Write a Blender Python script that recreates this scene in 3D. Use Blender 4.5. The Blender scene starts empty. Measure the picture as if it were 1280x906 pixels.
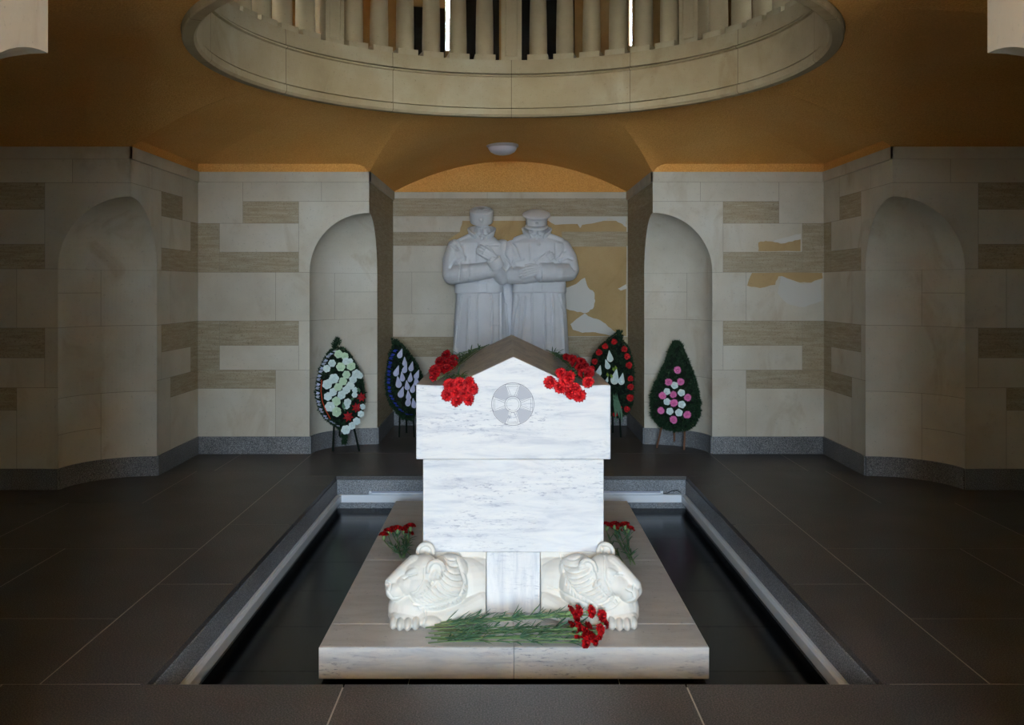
import bpy, bmesh, math, random
import numpy as np
from mathutils import Vector, Matrix, Euler

random.seed(7)
SKY, SUN = 50.0, 900.0
scn = bpy.context.scene
COL = scn.collection
PI = math.pi

# ---------------------------------------------------------------- camera model (1280 x 906 photograph)
F, X0, Y0, CX, H = 1200.0, 635.0, 360.0, -0.028, 1.6
def P(px, py, d):
    """point of the photograph at depth d -> world (x right, y away, z up)"""
    return Vector((CX + (px - X0) / F * d, d, H - (py - Y0) / F * d))

# ---------------------------------------------------------------- materials
def lin(c):
    return tuple((v / 255.0 / 12.92) if v / 255.0 <= 0.04045 else ((v / 255.0 + 0.055) / 1.055) ** 2.4 for v in c)

class NT:
    def __init__(s, name):
        s.m = bpy.data.materials.new(name); s.m.use_nodes = True
        s.t = s.m.node_tree; s.b = s.t.nodes['Principled BSDF']
        s.tc = s.t.nodes.new('ShaderNodeTexCoord')
    def n(s, typ, **kw):
        nd = s.t.nodes.new(typ)
        for k, v in kw.items(): setattr(nd, k, v)
        return nd
    def l(s, a, b): s.t.links.new(a, b)
    def coord(s, scale=(1, 1, 1)):
        mp = s.n('ShaderNodeMapping'); mp.inputs['Scale'].default_value = scale
        s.l(s.tc.outputs['Object'], mp.inputs['Vector']); return mp.outputs['Vector']
    def noise(s, scale, detail=4, rough=.55, mul=(1, 1, 1), dist=0.0):
        nd = s.n('ShaderNodeTexNoise'); nd.inputs['Scale'].default_value = scale
        nd.inputs['Detail'].default_value = detail; nd.inputs['Roughness'].default_value = rough
        nd.inputs['Distortion'].default_value = dist
        s.l(s.coord(mul), nd.inputs['Vector']); return nd.outputs['Fac']
    def ramp(s, fac, stops):
        r = s.n('ShaderNodeValToRGB'); e = r.color_ramp.elements
        while len(e) < len(stops): e.new(.5)
        for i, (p, c) in enumerate(stops):
            e[i].position = p; e[i].color = (*lin(c), 1)
        s.l(fac, r.inputs['Fac']); return r.outputs['Color']
    def framp(s, fac, a, b):
        r = s.n('ShaderNodeMapRange'); r.inputs['From Min'].default_value = a; r.inputs['From Max'].default_value = b
        s.l(fac, r.inputs['Value']); return r.outputs['Result']
    def mix(s, fac, a, b, mode='MIX'):
        m = s.n('ShaderNodeMix', data_type='RGBA', blend_type=mode)
        if isinstance(fac, float): m.inputs['Factor'].default_value = fac
        else: s.l(fac, m.inputs['Factor'])
        for sock, v in ((m.inputs['A'], a), (m.inputs['B'], b)):
            if isinstance(v, tuple): sock.default_value = (*lin(v), 1)
            else: s.l(v, sock)
        return m.outputs['Result']
    def tone(s, col):
        a = s.n('ShaderNodeAttribute', attribute_name='tone')
        return s.mix(1.0, col, a.outputs['Color'], 'MULTIPLY')
    def bump(s, h, strength=.3, dist=.01):
        b = s.n('ShaderNodeBump'); b.inputs['Strength'].default_value = strength; b.inputs['Distance'].default_value = dist
        s.l(h, b.inputs['Height']); s.l(b.outputs['Normal'], s.b.inputs['Normal'])
    def done(s, col, rough=.7, spec=.3, metal=0.0):
        if isinstance(col, tuple): s.b.inputs['Base Color'].default_value = (*lin(col), 1)
        else: s.l(col, s.b.inputs['Base Color'])
        s.b.inputs['Roughness'].default_value = rough
        s.b.inputs['Specular IOR Level'].default_value = spec
        s.b.inputs['Metallic'].default_value = metal
        return s.m

M = {}
def mk_stone(name, c0, c1, c2, tone=True):
    t = NT(name)
    col = t.ramp(t.noise(1.6, 6, .6), [(.32, c0), (.55, c1), (.75, c2)])
    fine = t.noise(60, 3, .6)
    col = t.mix(t.framp(fine, .62, .75), col, tuple(int(v * .86) for v in c1))
    st = t.noise(2.3, 5, .6, (1.3, 1.3, .8), .8)
    col = t.mix(t.framp(st, .56, .92), col, tuple(int(v * k) for v, k in zip(c0, (.86, .80, .70))))
    if tone: col = t.tone(col)
    t.bump(fine, .12, .004)
    return t.done(col, .85, .15)
M['light'] = mk_stone('pale_limestone', (200, 192, 176), (212, 206, 192), (220, 215, 204))
M['ring'] = mk_stone('drum_limestone', (152, 131, 98), (166, 146, 112), (178, 162, 132), False)
def mk_dark():
    t = NT('brown_travertine')
    st = t.noise(9, 6, .65, (.5, .5, 6))
    pit = t.noise(70, 3, .7, (1, 1, 1.6))
    col = t.ramp(st, [(.3, (158, 144, 120)), (.5, (176, 164, 140)), (.72, (192, 182, 160))])
    col = t.mix(t.framp(pit, .54, .68), col, (138, 124, 102))
    col = t.tone(col); t.bump(pit, .35, .006)
    return t.done(col, .9, .1)
M['dark'] = mk_dark()
M['ringjoint'] = NT('dark_joint').done((104, 90, 68), .95, .1)
M['mortar'] = NT('mortar').done((150, 142, 126), .95, .1)
def mk_plaster():
    t = NT('orange_roughcast')
    n1 = t.noise(90, 4, .65); n2 = t.noise(1.2, 4)
    col = t.ramp(n2, [(.3, (244, 184, 100)), (.7, (248, 196, 118))])
    col = t.mix(t.framp(n1, .35, .7), col, t.mix(1.0, col, (225, 205, 190), 'MULTIPLY'))
    t.bump(n1, .8, .012)
    return t.done(col, .95, .1)
M['orange'] = mk_plaster()
def mk_granite(name, base, hi, lo, rough, scale=170, spec=.4):
    t = NT(name)
    n1 = t.noise(scale, 2, .7); n2 = t.noise(2.0, 3)
    col = t.ramp(n1, [(.36, lo), (.5, base), (.66, hi)])
    col = t.mix(t.framp(n2, .3, .8), col, t.mix(1.0, col, (205, 205, 205), 'MULTIPLY'))
    return t.done(col, rough, spec)
M['granite'] = mk_granite('speckled_granite', (120, 121, 124), (178, 178, 180), (62, 63, 66), .55)
M['granite_rim'] = mk_granite('sheen_lightened_granite', (140, 144, 151), (192, 196, 202), (84, 87, 92), .5)  # granite copy lightened and blued to paint in the light and sheen on the rim
M['paving'] = mk_granite('dark_granite_paving', (84, 79, 77), (122, 116, 113), (50, 47, 46), .42, 150, .35)
M['grout'] = NT('pale_grout').done((190, 184, 174), .9, .1)
M['pooltile'] = mk_granite('black_pool_granite', (15, 16, 18), (22, 23, 26), (9, 10, 12), .2, 120, .14)
def mk_marble(name, vein=1.0, mul=(1.2, 1.2, 8)):
    t = NT(name)
    w = t.noise(2.6, 8, .62, mul, .6)
    m2 = t.noise(22, 5, .7, (1.0, 1.0, 4.5), .4)
    big = t.noise(1.6, 3, .5, (1, 1, 3))
    f = t.framp(m2, .54, .66)
    mm = t.n('ShaderNodeMath', operation='MULTIPLY'); t.l(f, mm.inputs[0]); t.l(t.framp(big, .42, .62), mm.inputs[1])
    col = t.ramp(w, [(.34, (206, 208, 214)), (.5, (228, 228, 230)), (.64, (236, 235, 234))])
    m3 = t.n('ShaderNodeMath', operation='MULTIPLY'); t.l(mm.outputs[0], m3.inputs[0]); m3.inputs[1].default_value = .75 * vein
    col = t.mix(m3.outputs[0], col, (112, 119, 148))
    return t.done(col, .45, .35)
M['marble'] = mk_marble('grey_veined_white_marble')
M['marble_v'] = mk_marble('upright_veined_marble', .6, (8, 8, 1.2))
def mk_plinth():
    t = NT('buff_marble')
    w = t.noise(3.0, 6, .6, (1, 3, 3), .5); sp = t.noise(30, 4, .7, (1, 1, 3))
    col = t.ramp(w, [(.3, (204, 198, 194)), (.6, (222, 218, 216))])
    col = t.mix(t.framp(sp, .6, .72), col, (168, 162, 162))
    return t.done(col, .4, .35)
M['plinth'] = mk_plinth()
def mk_carved(name, c0, c1):
    t = NT(name); n = t.noise(5, 4)
    g = t.n('ShaderNodeNewGeometry')
    col = t.ramp(n, [(.3, c0), (.7, c1)])
    return t.done(col, .6, .25)
M['lion'] = mk_carved('carved_cream_marble', (226, 220, 210), (236, 232, 225))
M['statue'] = mk_carved('white_painted_stone', (222, 224, 228), (232, 233, 237))
M['greyinlay'] = NT('grey_inlay').done((186, 188, 196), .7, .2)
M['groove'] = NT('groove_line').done((120, 122, 130), .8, .1)
M['alu'] = NT('brushed_aluminium').done((236, 241, 250), .4, .5, 0.0)
M['darkbase'] = NT('rusty_base').done((120, 88, 60), .8, .2)
def mk_petal(name, c0, c1):
    t = NT(name); return t.done(t.ramp(t.noise(55, 3, .6), [(.38, c0), (.6, c1)]), .6, .25)
M['redpetal'] = mk_petal('red_petal', (150, 10, 20), (204, 22, 30))
M['darkred'] = mk_petal('deep_red_petal', (122, 8, 18), (180, 18, 28))
M['pink'] = NT('pink_petal').done((226, 120, 178), .6, .2)
M['whitep'] = NT('white_petal').done((222, 234, 232), .6, .2)
M['greenwhite'] = NT('greenish_white_petal').done((206, 226, 196), .6, .2)
M['lilac'] = NT('lilac_white_petal').done((206, 206, 232), .6, .2)
M['stem'] = NT('carnation_stem').done((122, 150, 98), .55, .3)
M['leaf'] = NT('carnation_leaf').done((84, 122, 92), .55, .3)
M['lime'] = NT('lime_leaf').done((128, 156, 60), .55, .3)
M['fir'] = NT('artificial_fir').done((30, 54, 34), .7, .2)
M['firdark'] = NT('wreath_backing').done((18, 26, 20), .8, .1)
M['blue'] = NT('blue_ribbon').done((58, 78, 190), .5, .3)
M['whiterib'] = NT('white_ribbon').done((214, 218, 238), .5, .3)
M['orangecord'] = NT('orange_cord').done((200, 70, 36), .6, .2)
M['wood'] = NT('stained_wood_leg').done((118, 84, 66), .7, .2)
M['white_patch'] = NT('white_filler').done((214, 212, 206), .9, .1)
M['ochre'] = mk_stone('bare_ochre_render', (172, 146, 102), (184, 158, 114), (192, 170, 128), False)
M['lampglass'] = NT('frosted_lamp_glass').done((214, 210, 222), .3, .4)
M['lampbase'] = NT('lamp_ring').done((170, 160, 165), .4, .4)
M['lantern'] = mk_stone('brown_lantern_render', (126, 96, 54), (140, 110, 66), (150, 122, 80), False)
M['frame'] = NT('dark_window_frame').done((26, 27, 30), .45, .4)
M['outside'] = NT('forecourt_paving').done((205, 203, 198), .9, .1)
def mk_glass():
    t = NT('tinted_glass')
    return t.done((14, 15, 17), .12, .5)
M['tint'] = mk_glass()

# ---------------------------------------------------------------- mesh helpers
class MB:
    def __init__(s): s.v = []; s.f = []; s.mi = []; s.sm = []
    def add(s, verts, faces, mi=0, smooth=False, mat=None):
        o = len(s.v)
        for p in verts:
            p = Vector(p)
            if mat is not None: p = mat @ p
            s.v.append(tuple(p))
        for f in faces:
            s.f.append([o + i for i in f]); s.mi.append(mi); s.sm.append(smooth)
    def quad(s, a, b, c, d, mi=0): s.add([a, b, c, d], [(0, 1, 2, 3)], mi)
    def box(s, x0, x1, y0, y1, z0, z1, mi=0, mat=None):
        v = [(x0, y0, z0), (x1, y0, z0), (x1, y1, z0), (x0, y1, z0), (x0, y0, z1), (x1, y0, z1), (x1, y1, z1), (x0, y1, z1)]
        s.add(v, [(3, 2, 1, 0), (4, 5, 6, 7), (0, 1, 5, 4), (1, 2, 6, 5), (2, 3, 7, 6), (3, 0, 4, 7)], mi, False, mat)
    def lathe(s, prof, n=24, mi=0, smooth=True, mat=None, a0=0.0, a1=2 * PI, cap=True):
        full = abs(a1 - a0 - 2 * PI) < 1e-6
        cols = n if full else n + 1
        vs = []
        for i in range(cols):
            a = a0 + (a1 - a0) * i / n
            for r, z in prof: vs.append((r * math.cos(a), r * math.sin(a), z))
        m = len(prof); fs = []
        for i in range(n):
            j = (i + 1) % cols
            for k in range(m - 1): fs.append((i * m + k, j * m + k, j * m + k + 1, i * m + k + 1))
        s.add(vs, fs, mi, smooth, mat)
        if full and cap:
            if prof[0][0] > 1e-5: s.add([vs[i * m] for i in range(n)], [tuple(range(n))[::-1]], mi, False, mat)
            if prof[-1][0] > 1e-5: s.add([vs[i * m + m - 1] for i in range(n)], [tuple(range(n))], mi, False, mat)
    def tube(s, pts, radii, n=8, mi=0, sx=1.0, round_ends=False):
        pts = [Vector(p) for p in pts]
        if not hasattr(radii, '__len__'): radii = [radii] * len(pts)
        radii = list(radii)
        if round_ends:
            a, b = pts[0], pts[-1]; da = (pts[0] - pts[1]).normalized(); db = (pts[-1] - pts[-2]).normalized()
            ra, rb = radii[0], radii[-1]
            pre = [(a + da * ra * math.sin(t), ra * max(.05, math.cos(t))) for t in (1.45, 1.1, .7, .35)]
            post = [(b + db * rb * math.sin(t), rb * max(.05, math.cos(t))) for t in (.35, .7, 1.1, 1.45)]
            pts = [p for p, _ in pre] + pts + [p for p, _ in post]
            radii = [r for _, r in pre] + radii + [r for _, r in post]
        d0 = (pts[1] - pts[0]).normalized()
        up = Vector((0, 0, 1)) if abs(d0.z) < .9 else Vector((0, 1, 0))
        nrm = (up - d0 * up.dot(d0)).normalized()
        vs = []
        for i, p in enumerate(pts):
            d = (pts[min(i + 1, len(pts) - 1)] - pts[max(i - 1, 0)])
            d = d.normalized() if d.length > 1e-9 else d0
            nrm = (nrm - d * nrm.dot(d))
            nrm = nrm.normalized() if nrm.length > 1e-6 else Vector((1, 0, 0))
            bi = d.cross(nrm)
            for k in range(n):
                a = 2 * PI * k / n
                vs.append(p + (nrm * math.cos(a) + bi * math.sin(a) * sx) * radii[i])
        fs = []
        for i in range(len(pts) - 1):
            for k in range(n):
                k2 = (k + 1) % n
                fs.append((i * n + k, i * n + k2, (i + 1) * n + k2, (i + 1) * n + k))
        fs.append(tuple(range(n))[::-1]); fs.append(tuple(range((len(pts) - 1) * n, len(pts) * n)))
        s.add(vs, fs, mi, True)
    def ell(s, c, r, rot=(0, 0, 0), nu=20, nv=14, mi=0):
        mt = Matrix.Translation(Vector(c)) @ Euler(rot).to_matrix().to_4x4() @ Matrix.Diagonal((r[0], r[1], r[2], 1))
        prof = [(math.sin(PI * k / nv), -math.cos(PI * k / nv)) for k in range(1, nv)]
        s.lathe(prof, nu, mi, True, mt)
    def loft(s, rings, n=32, mi=0):
        """rings: (cx, cy, z, a, b, power)"""
        vs = []
        for cx, cy, z, a, b in rings:
            for k in range(n):
                t = 2 * PI * k / n; c, q = math.cos(t), math.sin(t); e = .8
                vs.append((cx + a * math.copysign(abs(c) ** e, c), cy + b * math.copysign(abs(q) ** e, q), z))
        fs = []
        for i in range(len(rings) - 1):
            for k in range(n):
                k2 = (k + 1) % n
                fs.append((i * n + k, i * n + k2, (i + 1) * n + k2, (i + 1) * n + k))
        fs.append(tuple(range(n))[::-1]); fs.append(tuple(range((len(rings) - 1) * n, len(rings) * n)))
        s.add(vs, fs, mi, True)
    def prism(s, poly, y0, y1, mi=0):
        """poly in x,z extruded along y"""
        n = len(poly)
        vs = [(x, y0, z) for x, z in poly] + [(x, y1, z) for x, z in poly]
        s.add(vs, [tuple(range(n)), tuple(range(n, 2 * n))[::-1]] + [(i, i + n, (i + 1) % n + n, (i + 1) % n) for i in range(n)], mi)
    def mesh(s, name, mats):
        me = bpy.data.meshes.new(name)
        me.from_pydata(s.v, [], s.f)
        for m in mats: me.materials.append(m)
        me.polygons.foreach_set('material_index', s.mi); me.polygons.foreach_set('use_smooth', s.sm)
        bm = bmesh.new(); bm.from_mesh(me); bmesh.ops.recalc_face_normals(bm, faces=bm.faces); bm.to_mesh(me); bm.free()
        return me
    def build(s, name, mats, parent=None, bevel=0.0, seg=2):
        if not isinstance(mats, (list, tuple)): mats = [mats]
        return link(name, s.mesh(name, mats), parent, bevel, seg)

def link(name, me, parent=None, bevel=0.0, seg=2):
    o = bpy.data.objects.new(name, me); COL.objects.link(o)
    if parent is not None:
        o.parent = parent; o.matrix_parent_inverse = parent.matrix_world.inverted() if parent.type != 'EMPTY' else (Matrix.Translation(parent.location) @ parent.rotation_euler.to_matrix().to_4x4()).inverted()
    if bevel:
        b = o.modifiers.new('bevel', 'BEVEL'); b.width = bevel; b.segments = seg; b.limit_method = 'ANGLE'
    return o
def thing(name, label, cat, loc=(0, 0, 0), group=None):
    o = bpy.data.objects.new(name, None); COL.objects.link(o); o.location = loc; o.empty_display_size = .1
    return tag(o, label, cat, group)
def tag(o, label, cat, group=None):
    o['label'] = label; o['category'] = cat
    if group: o['group'] = group
    return o
def struct(o, label=None):
    o['kind'] = 'structure'
    if label: o['label'] = label
    return o

# ---------------------------------------------------------------- geometry of the room
CY = 6.02                       # centre of the room
XH, YH = 3.025, 3.255           # half sizes of the square room
AB, AS = 1.37, 1.60             # half openings: end alcoves, side alcoves
YB = CY + YH; YF = CY - YH
ALC = 1.93                      # alcove depth
DOOR = -4.0                     # depth of the entrance doorway, behind the camera
ALF = YF - DOOR                 # length of the entrance passage
DW, DH = .95, 3.0              # half width and height of the doorway
RN, SPR = .575, 1.752           # niche radius, springing height
WT, CB = 2.72, 2.625            # wall top, cornice bottom
BB = .1655                      # granite base height

# block layout of every pier face; u = distance from the niche corner
def blocks(L):
    A, B, C, D = .68, .903, 1.22, 1.445
    z = [2.625, 2.437, 2.225, 1.948, 1.752, 1.283, 1.046, .809, .630, BB]
    E = L
    return [(0, .46, z[1], z[0], 0), (.46, C, z[1], z[0], 0), (C, E, z[2], z[0], 0),
            (A, C, z[2], z[1], 1), (0, A, z[4], z[1], 0),
            (D, E, z[4], z[2], 1), (A, D, z[3], z[2], 0), (A, D, z[4], z[3], 1),
            (B, E, z[5], z[4], 0), (0, B, z[5], z[4], 0),
            (D, E, z[7], z[5], 1), (A, D, z[6], z[5], 1), (0, A, z[7], z[5], 0), (A, D, z[7], z[6], 0),
            (B, E, z[8], z[7], 1), (0, B, z[9], z[7], 0), (B, E, z[9], z[8], 0)]

J = .0035
def finish_blocks(verts, faces, blks, fmap, seed):
    """cut the flat (u,z) mesh along block joints; returns verts, faces, material index, tone"""
    bm = bmesh.new()
    vs = [bm.verts.new((u, 0, z)) for u, z in verts]
    for f in faces: bm.faces.new([vs[i] for i in f])
    us = sorted({round(b[0], 4) for b in blks} | {round(b[1], 4) for b in blks})
    zs = sorted({round(b[2], 4) for b in blks} | {round(b[3], 4) for b in blks})
    for val, no in [(u, (1, 0, 0)) for u in us] + [(z, (0, 0, 1)) for z in zs]:
        for s in (-J / 2, J / 2):
            co = Vector(no) * (val + s)
            bmesh.ops.bisect_plane(bm, geom=bm.verts[:] + bm.edges[:] + bm.faces[:], plane_co=co, plane_no=no, dist=1e-6)
    rng = random.Random(seed); tones = [1 - .10 * rng.random() for _ in blks]
    out_f, mi, tn = [], [], []
    bm.verts.index_update()
    for f in bm.faces:
        c = f.calc_center_median(); u, z = c.x, c.z
        k = None
        for i, b in enumerate(blks):
            if b[0] <= u <= b[1] and b[2] <= z <= b[3]: k = i; break
        edge = False
        if k is not None:
            b = blks[k]
            edge = (u - b[0] < J / 2 and b[0] > 0) or (b[1] - u < J / 2) or (z - b[2] < J / 2) or (b[3] - z < J / 2)
        out_f.append([v.index for v in f.verts])
        if k is None: mi.append(0); tn.append(1.0)
        elif edge: mi.append(2); tn.append(1.0)
        else: mi.append(blks[k][4]); tn.append(tones[k])
    out_v = [fmap(v.co.x, v.co.z) for v in bm.verts]
    bm.free()
    return out_v, out_f, mi, tn

class Wall:
    def __init__(s): s.v = []; s.f = []; s.mi = []; s.tn = []
    def put(s, v, f, mi, tn):
        o = len(s.v); s.v += [tuple(p) for p in v]; s.f += [[o + i for i in q] for q in f]; s.mi += mi; s.tn += tn
    def build(s, name):
        me = bpy.data.meshes.new(name); me.from_pydata(s.v, [], s.f)
        for k in ('light', 'dark', 'mortar'): me.materials.append(M[k])
        me.polygons.foreach_set('material_index', s.mi)
        at = me.color_attributes.new('tone', 'FLOAT_COLOR', 'CORNER')
        vals = []
        for p in me.polygons:
            t = s.tn[p.index]; vals += [t, t, t, 1.0] * p.loop_total
        at.data.foreach_set('color', vals)
        me.update()
        return link(name, me)

def pier(idx, name, cx, cy, a, La, b, Lb, SPR=SPR):
    """corner of a bay: faces along a and b from the corner, with the quarter-round niche scooped out of it"""
    a = Vector((*a, 0)); b = Vector((*b, 0)); c0 = Vector((cx, cy, 0))
    w = Wall()
    for d, L, sd in ((a, La, 11 + idx), (b, Lb, 50 + idx)):
        verts, faces = [], []
        n = 20
        for k in range(n + 1):
            u = RN * (1 - math.cos(PI / 2 * (1 - k / n))) if False else RN * math.sin(PI / 2 * k / n)
            zz = SPR + math.sqrt(max(0, RN * RN - u * u))
            verts += [(u, zz), (u, WT)]
        for k in range(n): faces.append((2 * k, 2 * k + 2, 2 * k + 3, 2 * k + 1))
        o = len(verts)
        verts += [(RN, 0), (L, 0), (L, WT), (RN, WT)]
        faces.append((o, o + 1, o + 2, o + 3))
        fm = lambda u, z, d=d: c0 + d * u + Vector((0, 0, z))
        bl = blocks(L)
        if name.startswith('back') and d is b: bl = [(0, L, 2.437, WT, 1), (0, L, SPR, 2.437, 1), (0, L, 1.046, SPR, 1), (0, L, BB, 1.046, 1)]  # reveals all in brown stone, its darkness partly standing in for grazing shade
        w.put(*finish_blocks(verts, faces, bl, fm, sd))
    # scoop: cylinder below, quarter dome above
    NA = 28
    zlev = [0, .165]
    for zj in (.43, .72, 1.283, 1.56, SPR): zlev += [zj - J / 2, zj + J / 2]
    zlev[-1] = SPR
    phis = sorted({PI / 2 * k / NA for k in range(NA + 1)} | {PI / 4 - .003, PI / 4 + .003})
    V, Fc, MI, TN = [], [], [], []
    def pt(ph, z, r=RN): return c0 + a * (r * math.cos(ph)) + b * (r * math.sin(ph)) + Vector((0, 0, z))
    joint_z = {.43: 1, .72: 0, 1.283: 0, 1.56: 1}
    for i in range(len(phis) - 1):
        for k in range(len(zlev) - 1):
            o = len(V); p0, p1, z0, z1 = phis[i], phis[i + 1], zlev[k], zlev[k + 1]
            V += [pt(p0, z0), pt(p1, z0), pt(p1, z1), pt(p0, z1)]; Fc.append([o, o + 1, o + 2, o + 3])
            zm, pm = (z0 + z1) / 2, (p0 + p1) / 2
            m = 0
            for zj, half in joint_z.items():
                if abs(zm - zj) < J and (not half or pm > PI / 4): m = 2
            if abs(zm - SPR) < J: m = 2
            if abs(pm - PI / 4) < .002 and (zm < .72 or 1.283 < zm < SPR): m = 2
            MI.append(m); TN.append(.97 if zm > 1.283 else (.94 if zm > .72 else 1.0))
    ND = 16
    for i in range(len(phis) - 1):
        for k in range(ND):
            o = len(V); e0, e1 = PI / 2 * k / ND, PI / 2 * (k + 1) / ND
            V += [pt(phis[i], SPR + RN * math.sin(e0), RN * math.cos(e0)), pt(phis[i + 1], SPR + RN * math.sin(e0), RN * math.cos(e0)),
                  pt(phis[i + 1], SPR + RN * math.sin(e1), RN * math.cos(e1)), pt(phis[i], SPR + RN * math.sin(e1), RN * math.cos(e1))]
            Fc.append([o, o + 1, o + 2, o + 3]); MI.append(0); TN.append(.98)
    w.put(V, Fc, MI, TN)
    struct(w.build('wall_' + name))
    # granite base: along both faces and round the scoop
    g = MB(); T = .014
    na = -b; nb = -a            # outward directions of the two faces
    for d, nn, L in ((a, na, La), (b, nb, Lb)):
        u = RN; joints = [RN + .0, RN + .36, RN + .78, RN + 1.2, L]
        joints = [j for j in joints if j < L - .05] + [L]
        for j0, j1 in zip(joints[:-1], joints[1:]):
            q0, q1 = c0 + d * (j0 + .0015) , c0 + d * (j1 - .0015)
            o1 = nn * T; up = Vector((0, 0, BB))
            g.add([q0, q1, q1 + o1, q0 + o1, q0 + up, q1 + up, q1 + o1 + up, q0 + o1 + up],
                  [(3, 2, 1, 0), (4, 5, 6, 7), (0, 1, 5, 4), (1, 2, 6, 5), (2, 3, 7, 6), (3, 0, 4, 7)], 0)
    vs, fs = [], []
    for k in range(25):
        ph = PI / 2 * k / 24
        vs += [pt(ph, 0, RN - T), pt(ph, BB, RN - T), pt(ph, BB, RN), pt(ph, 0, RN)]
    for k in range(24):
        for q in range(4):
            q2 = (q + 1) % 4
            fs.append((4 * k + q, 4 * k + 4 + q, 4 * k + 4 + q2, 4 * k + q2))
    fs += [(0, 1, 2, 3), (99, 98, 97, 96)]
    g.add(vs, fs, 0)
    struct(g.build('baseboard_' + name, M['granite']))
    # cornice band
    g = MB(); T = .02
    for d, nn, L in ((a, na, La), (b, nb, Lb)):
        q0 = c0 - d * T; q1 = c0 + d * L; o1 = nn * T
        z0, z1 = Vector((0, 0, CB)), Vector((0, 0, WT))
        e = Vector((0, 0, 0))
        g.add([q0 + z0, q1 + z0, q1 + o1 + z0, q0 + o1 + z0, q0 + z1, q1 + z1, q1 + o1 + z1, q0 + o1 + z1],
              [(3, 2, 1, 0), (4, 5, 6, 7), (0, 1, 5, 4), (1, 2, 6, 5), (2, 3, 7, 6), (3, 0, 4, 7)], 0)
    o = struct(g.build('trim_%d' % idx, M['light']))
    at = o.data.color_attributes.new('tone', 'FLOAT_COLOR', 'CORNER')
    at.data.foreach_set('color', [.96, .96, .96, 1.0] * len(at.data))

LBX = XH - AB; LSY = YH - AS
k = 0
for sx in (-1, 1):
    sn = 'left' if sx < 0 else 'right'
    pier(k + 1, 'back_' + sn, sx * AB, YB, (sx, 0), LBX, (0, 1), ALC)
    pier(k + 2, sn + '_back', sx * XH, CY + AS, (0, 1), LSY, (sx, 0), ALC)
    pier(k + 3, sn + '_front', sx * XH, CY - AS, (0, -1), LSY, (sx, 0), ALC)
    pier(k + 4, 'front_' + sn, sx * (AB - .017), YF, (sx, 0), LBX + .017, (0, -1), ALF, SPR - .05)
    k += 4

def flat_wall(name, p0, dirv, L, blks, z1=WT, seed=3):
    p0 = Vector((*p0, 0)); d = Vector((*dirv, 0)); w = Wall()
    w.put(*finish_blocks([(0, 0), (L, 0), (L, z1), (0, z1)], [(0, 1, 2, 3)], blks, lambda u, z: p0 + d * u + Vector((0, 0, z)), seed))
    return struct(w.build(name))
YA = YB + ALC                   # back wall of the statue alcove
zr = [2.72, 2.645, 2.44, 2.253, 2.095, 1.787, 1.30, 1.03, .80, .56, BB]
W2 = 2 * AB
bk = [(0, 1.1, zr[1], zr[0], 0), (1.1, W2, zr[1], zr[0], 0),
      (0, .95, zr[2], zr[1], 1), (.95, 2.0, zr[2], zr[1], 1), (2.0, W2, zr[2], zr[1], 1),
      (0, 1.0, zr[3], zr[2], 0), (1.0, W2, zr[3], zr[2], 0),
      (0, .9, zr[4], zr[3], 1), (.9, 1.9, zr[4], zr[3], 1), (1.9, W2, zr[4], zr[3], 1),
      (0, .22, zr[6], zr[5], 0), (.22, 1.2, zr[6], zr[5], 0), (1.2, W2, zr[6], zr[5], 0), (0, 1.5, zr[5], zr[4], 0), (1.5, W2, zr[5], zr[4], 0),
      (0, .9, zr[7], zr[6], 0), (.9, 2.0, zr[7], zr[6], 0), (2.0, W2, zr[7], zr[6], 0),
      (0, 1.0, zr[8], zr[7], 1), (1.0, W2, zr[8], zr[7], 1),
      (0, 1.4, zr[9], zr[8], 0), (1.4, W2, zr[9], zr[8], 0), (0, .7, zr[10], zr[9], 0), (.7, W2, zr[10], zr[9], 0)]
flat_wall('wall_back', (-AB, YA), (1, 0), W2, bk)
W3 = 2 * AS
sb = [(0, 1.1, 2.437, WT, 0), (1.1, W3, 2.437, WT, 0), (0, 1.6, 1.752, 2.437, 0), (1.6, W3, 1.752, 2.437, 1),
      (0, .9, 1.046, 1.752, 1), (.9, W3, 1.046, 1.752, 0), (0, 1.9, BB, 1.046, 0), (1.9, W3, BB, 1.046, 0)]
flat_wall('wall_left', (-XH - ALC, CY - AS), (0, 1), W3, sb, seed=5)
flat_wall('wall_right', (XH + ALC, CY - AS), (0, 1), W3, sb, seed=6)
g = MB(); g.box(-AB + .014, AB - .014, YA - .014, YA, 0, .165); struct(g.build('baseboard_back', M['granite']))
g = MB(); g.box(-XH - ALC, -XH - ALC + .014, CY - AS + .014, CY + AS - .014, 0, BB); struct(g.build('baseboard_left', M['granite']))
g = MB(); g.box(XH + ALC - .014, XH + ALC, CY - AS + .014, CY + AS - .014, 0, BB); struct(g.build('baseboard_right', M['granite']))

# bare render and filler patches of the stained stones (thin, on the walls)
PT = [0]
def patch(name, pts, d, t, mat):
    """flat patch with its own outline lying on a wall that faces the room at depth d"""
    PT[0] += 1; t += .00013 * PT[0]
    g = MB(); q = [P(x, y, d) for x, y in pts]
    # rough outline
    out = []
    for i in range(len(q)):
        a, b = q[i], q[(i + 1) % len(q)]
        for s in range(3):
            p = a.lerp(b, s / 3)
            out.append((p.x + (random.uniform(-.006, .006) if s else 0), p.z + (random.uniform(-.006, .006) if s else 0)))
    g.prism(out, d - t, d)
    return struct(g.build(name, mat))
dA, dB = YA - .0005, YB - .0005
patch('wall_back_patch', [(697, 282), (783, 282), (783, 420), (640, 420), (640, 330), (697, 306), (697, 294)], dA, .002, M['ochre'])
patch('wall_back_patch', [(578, 276), (783, 276), (783, 289), (702, 289), (702, 306), (640, 306), (560, 300), (575, 290)], dA, .002, M['ochre'])
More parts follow.
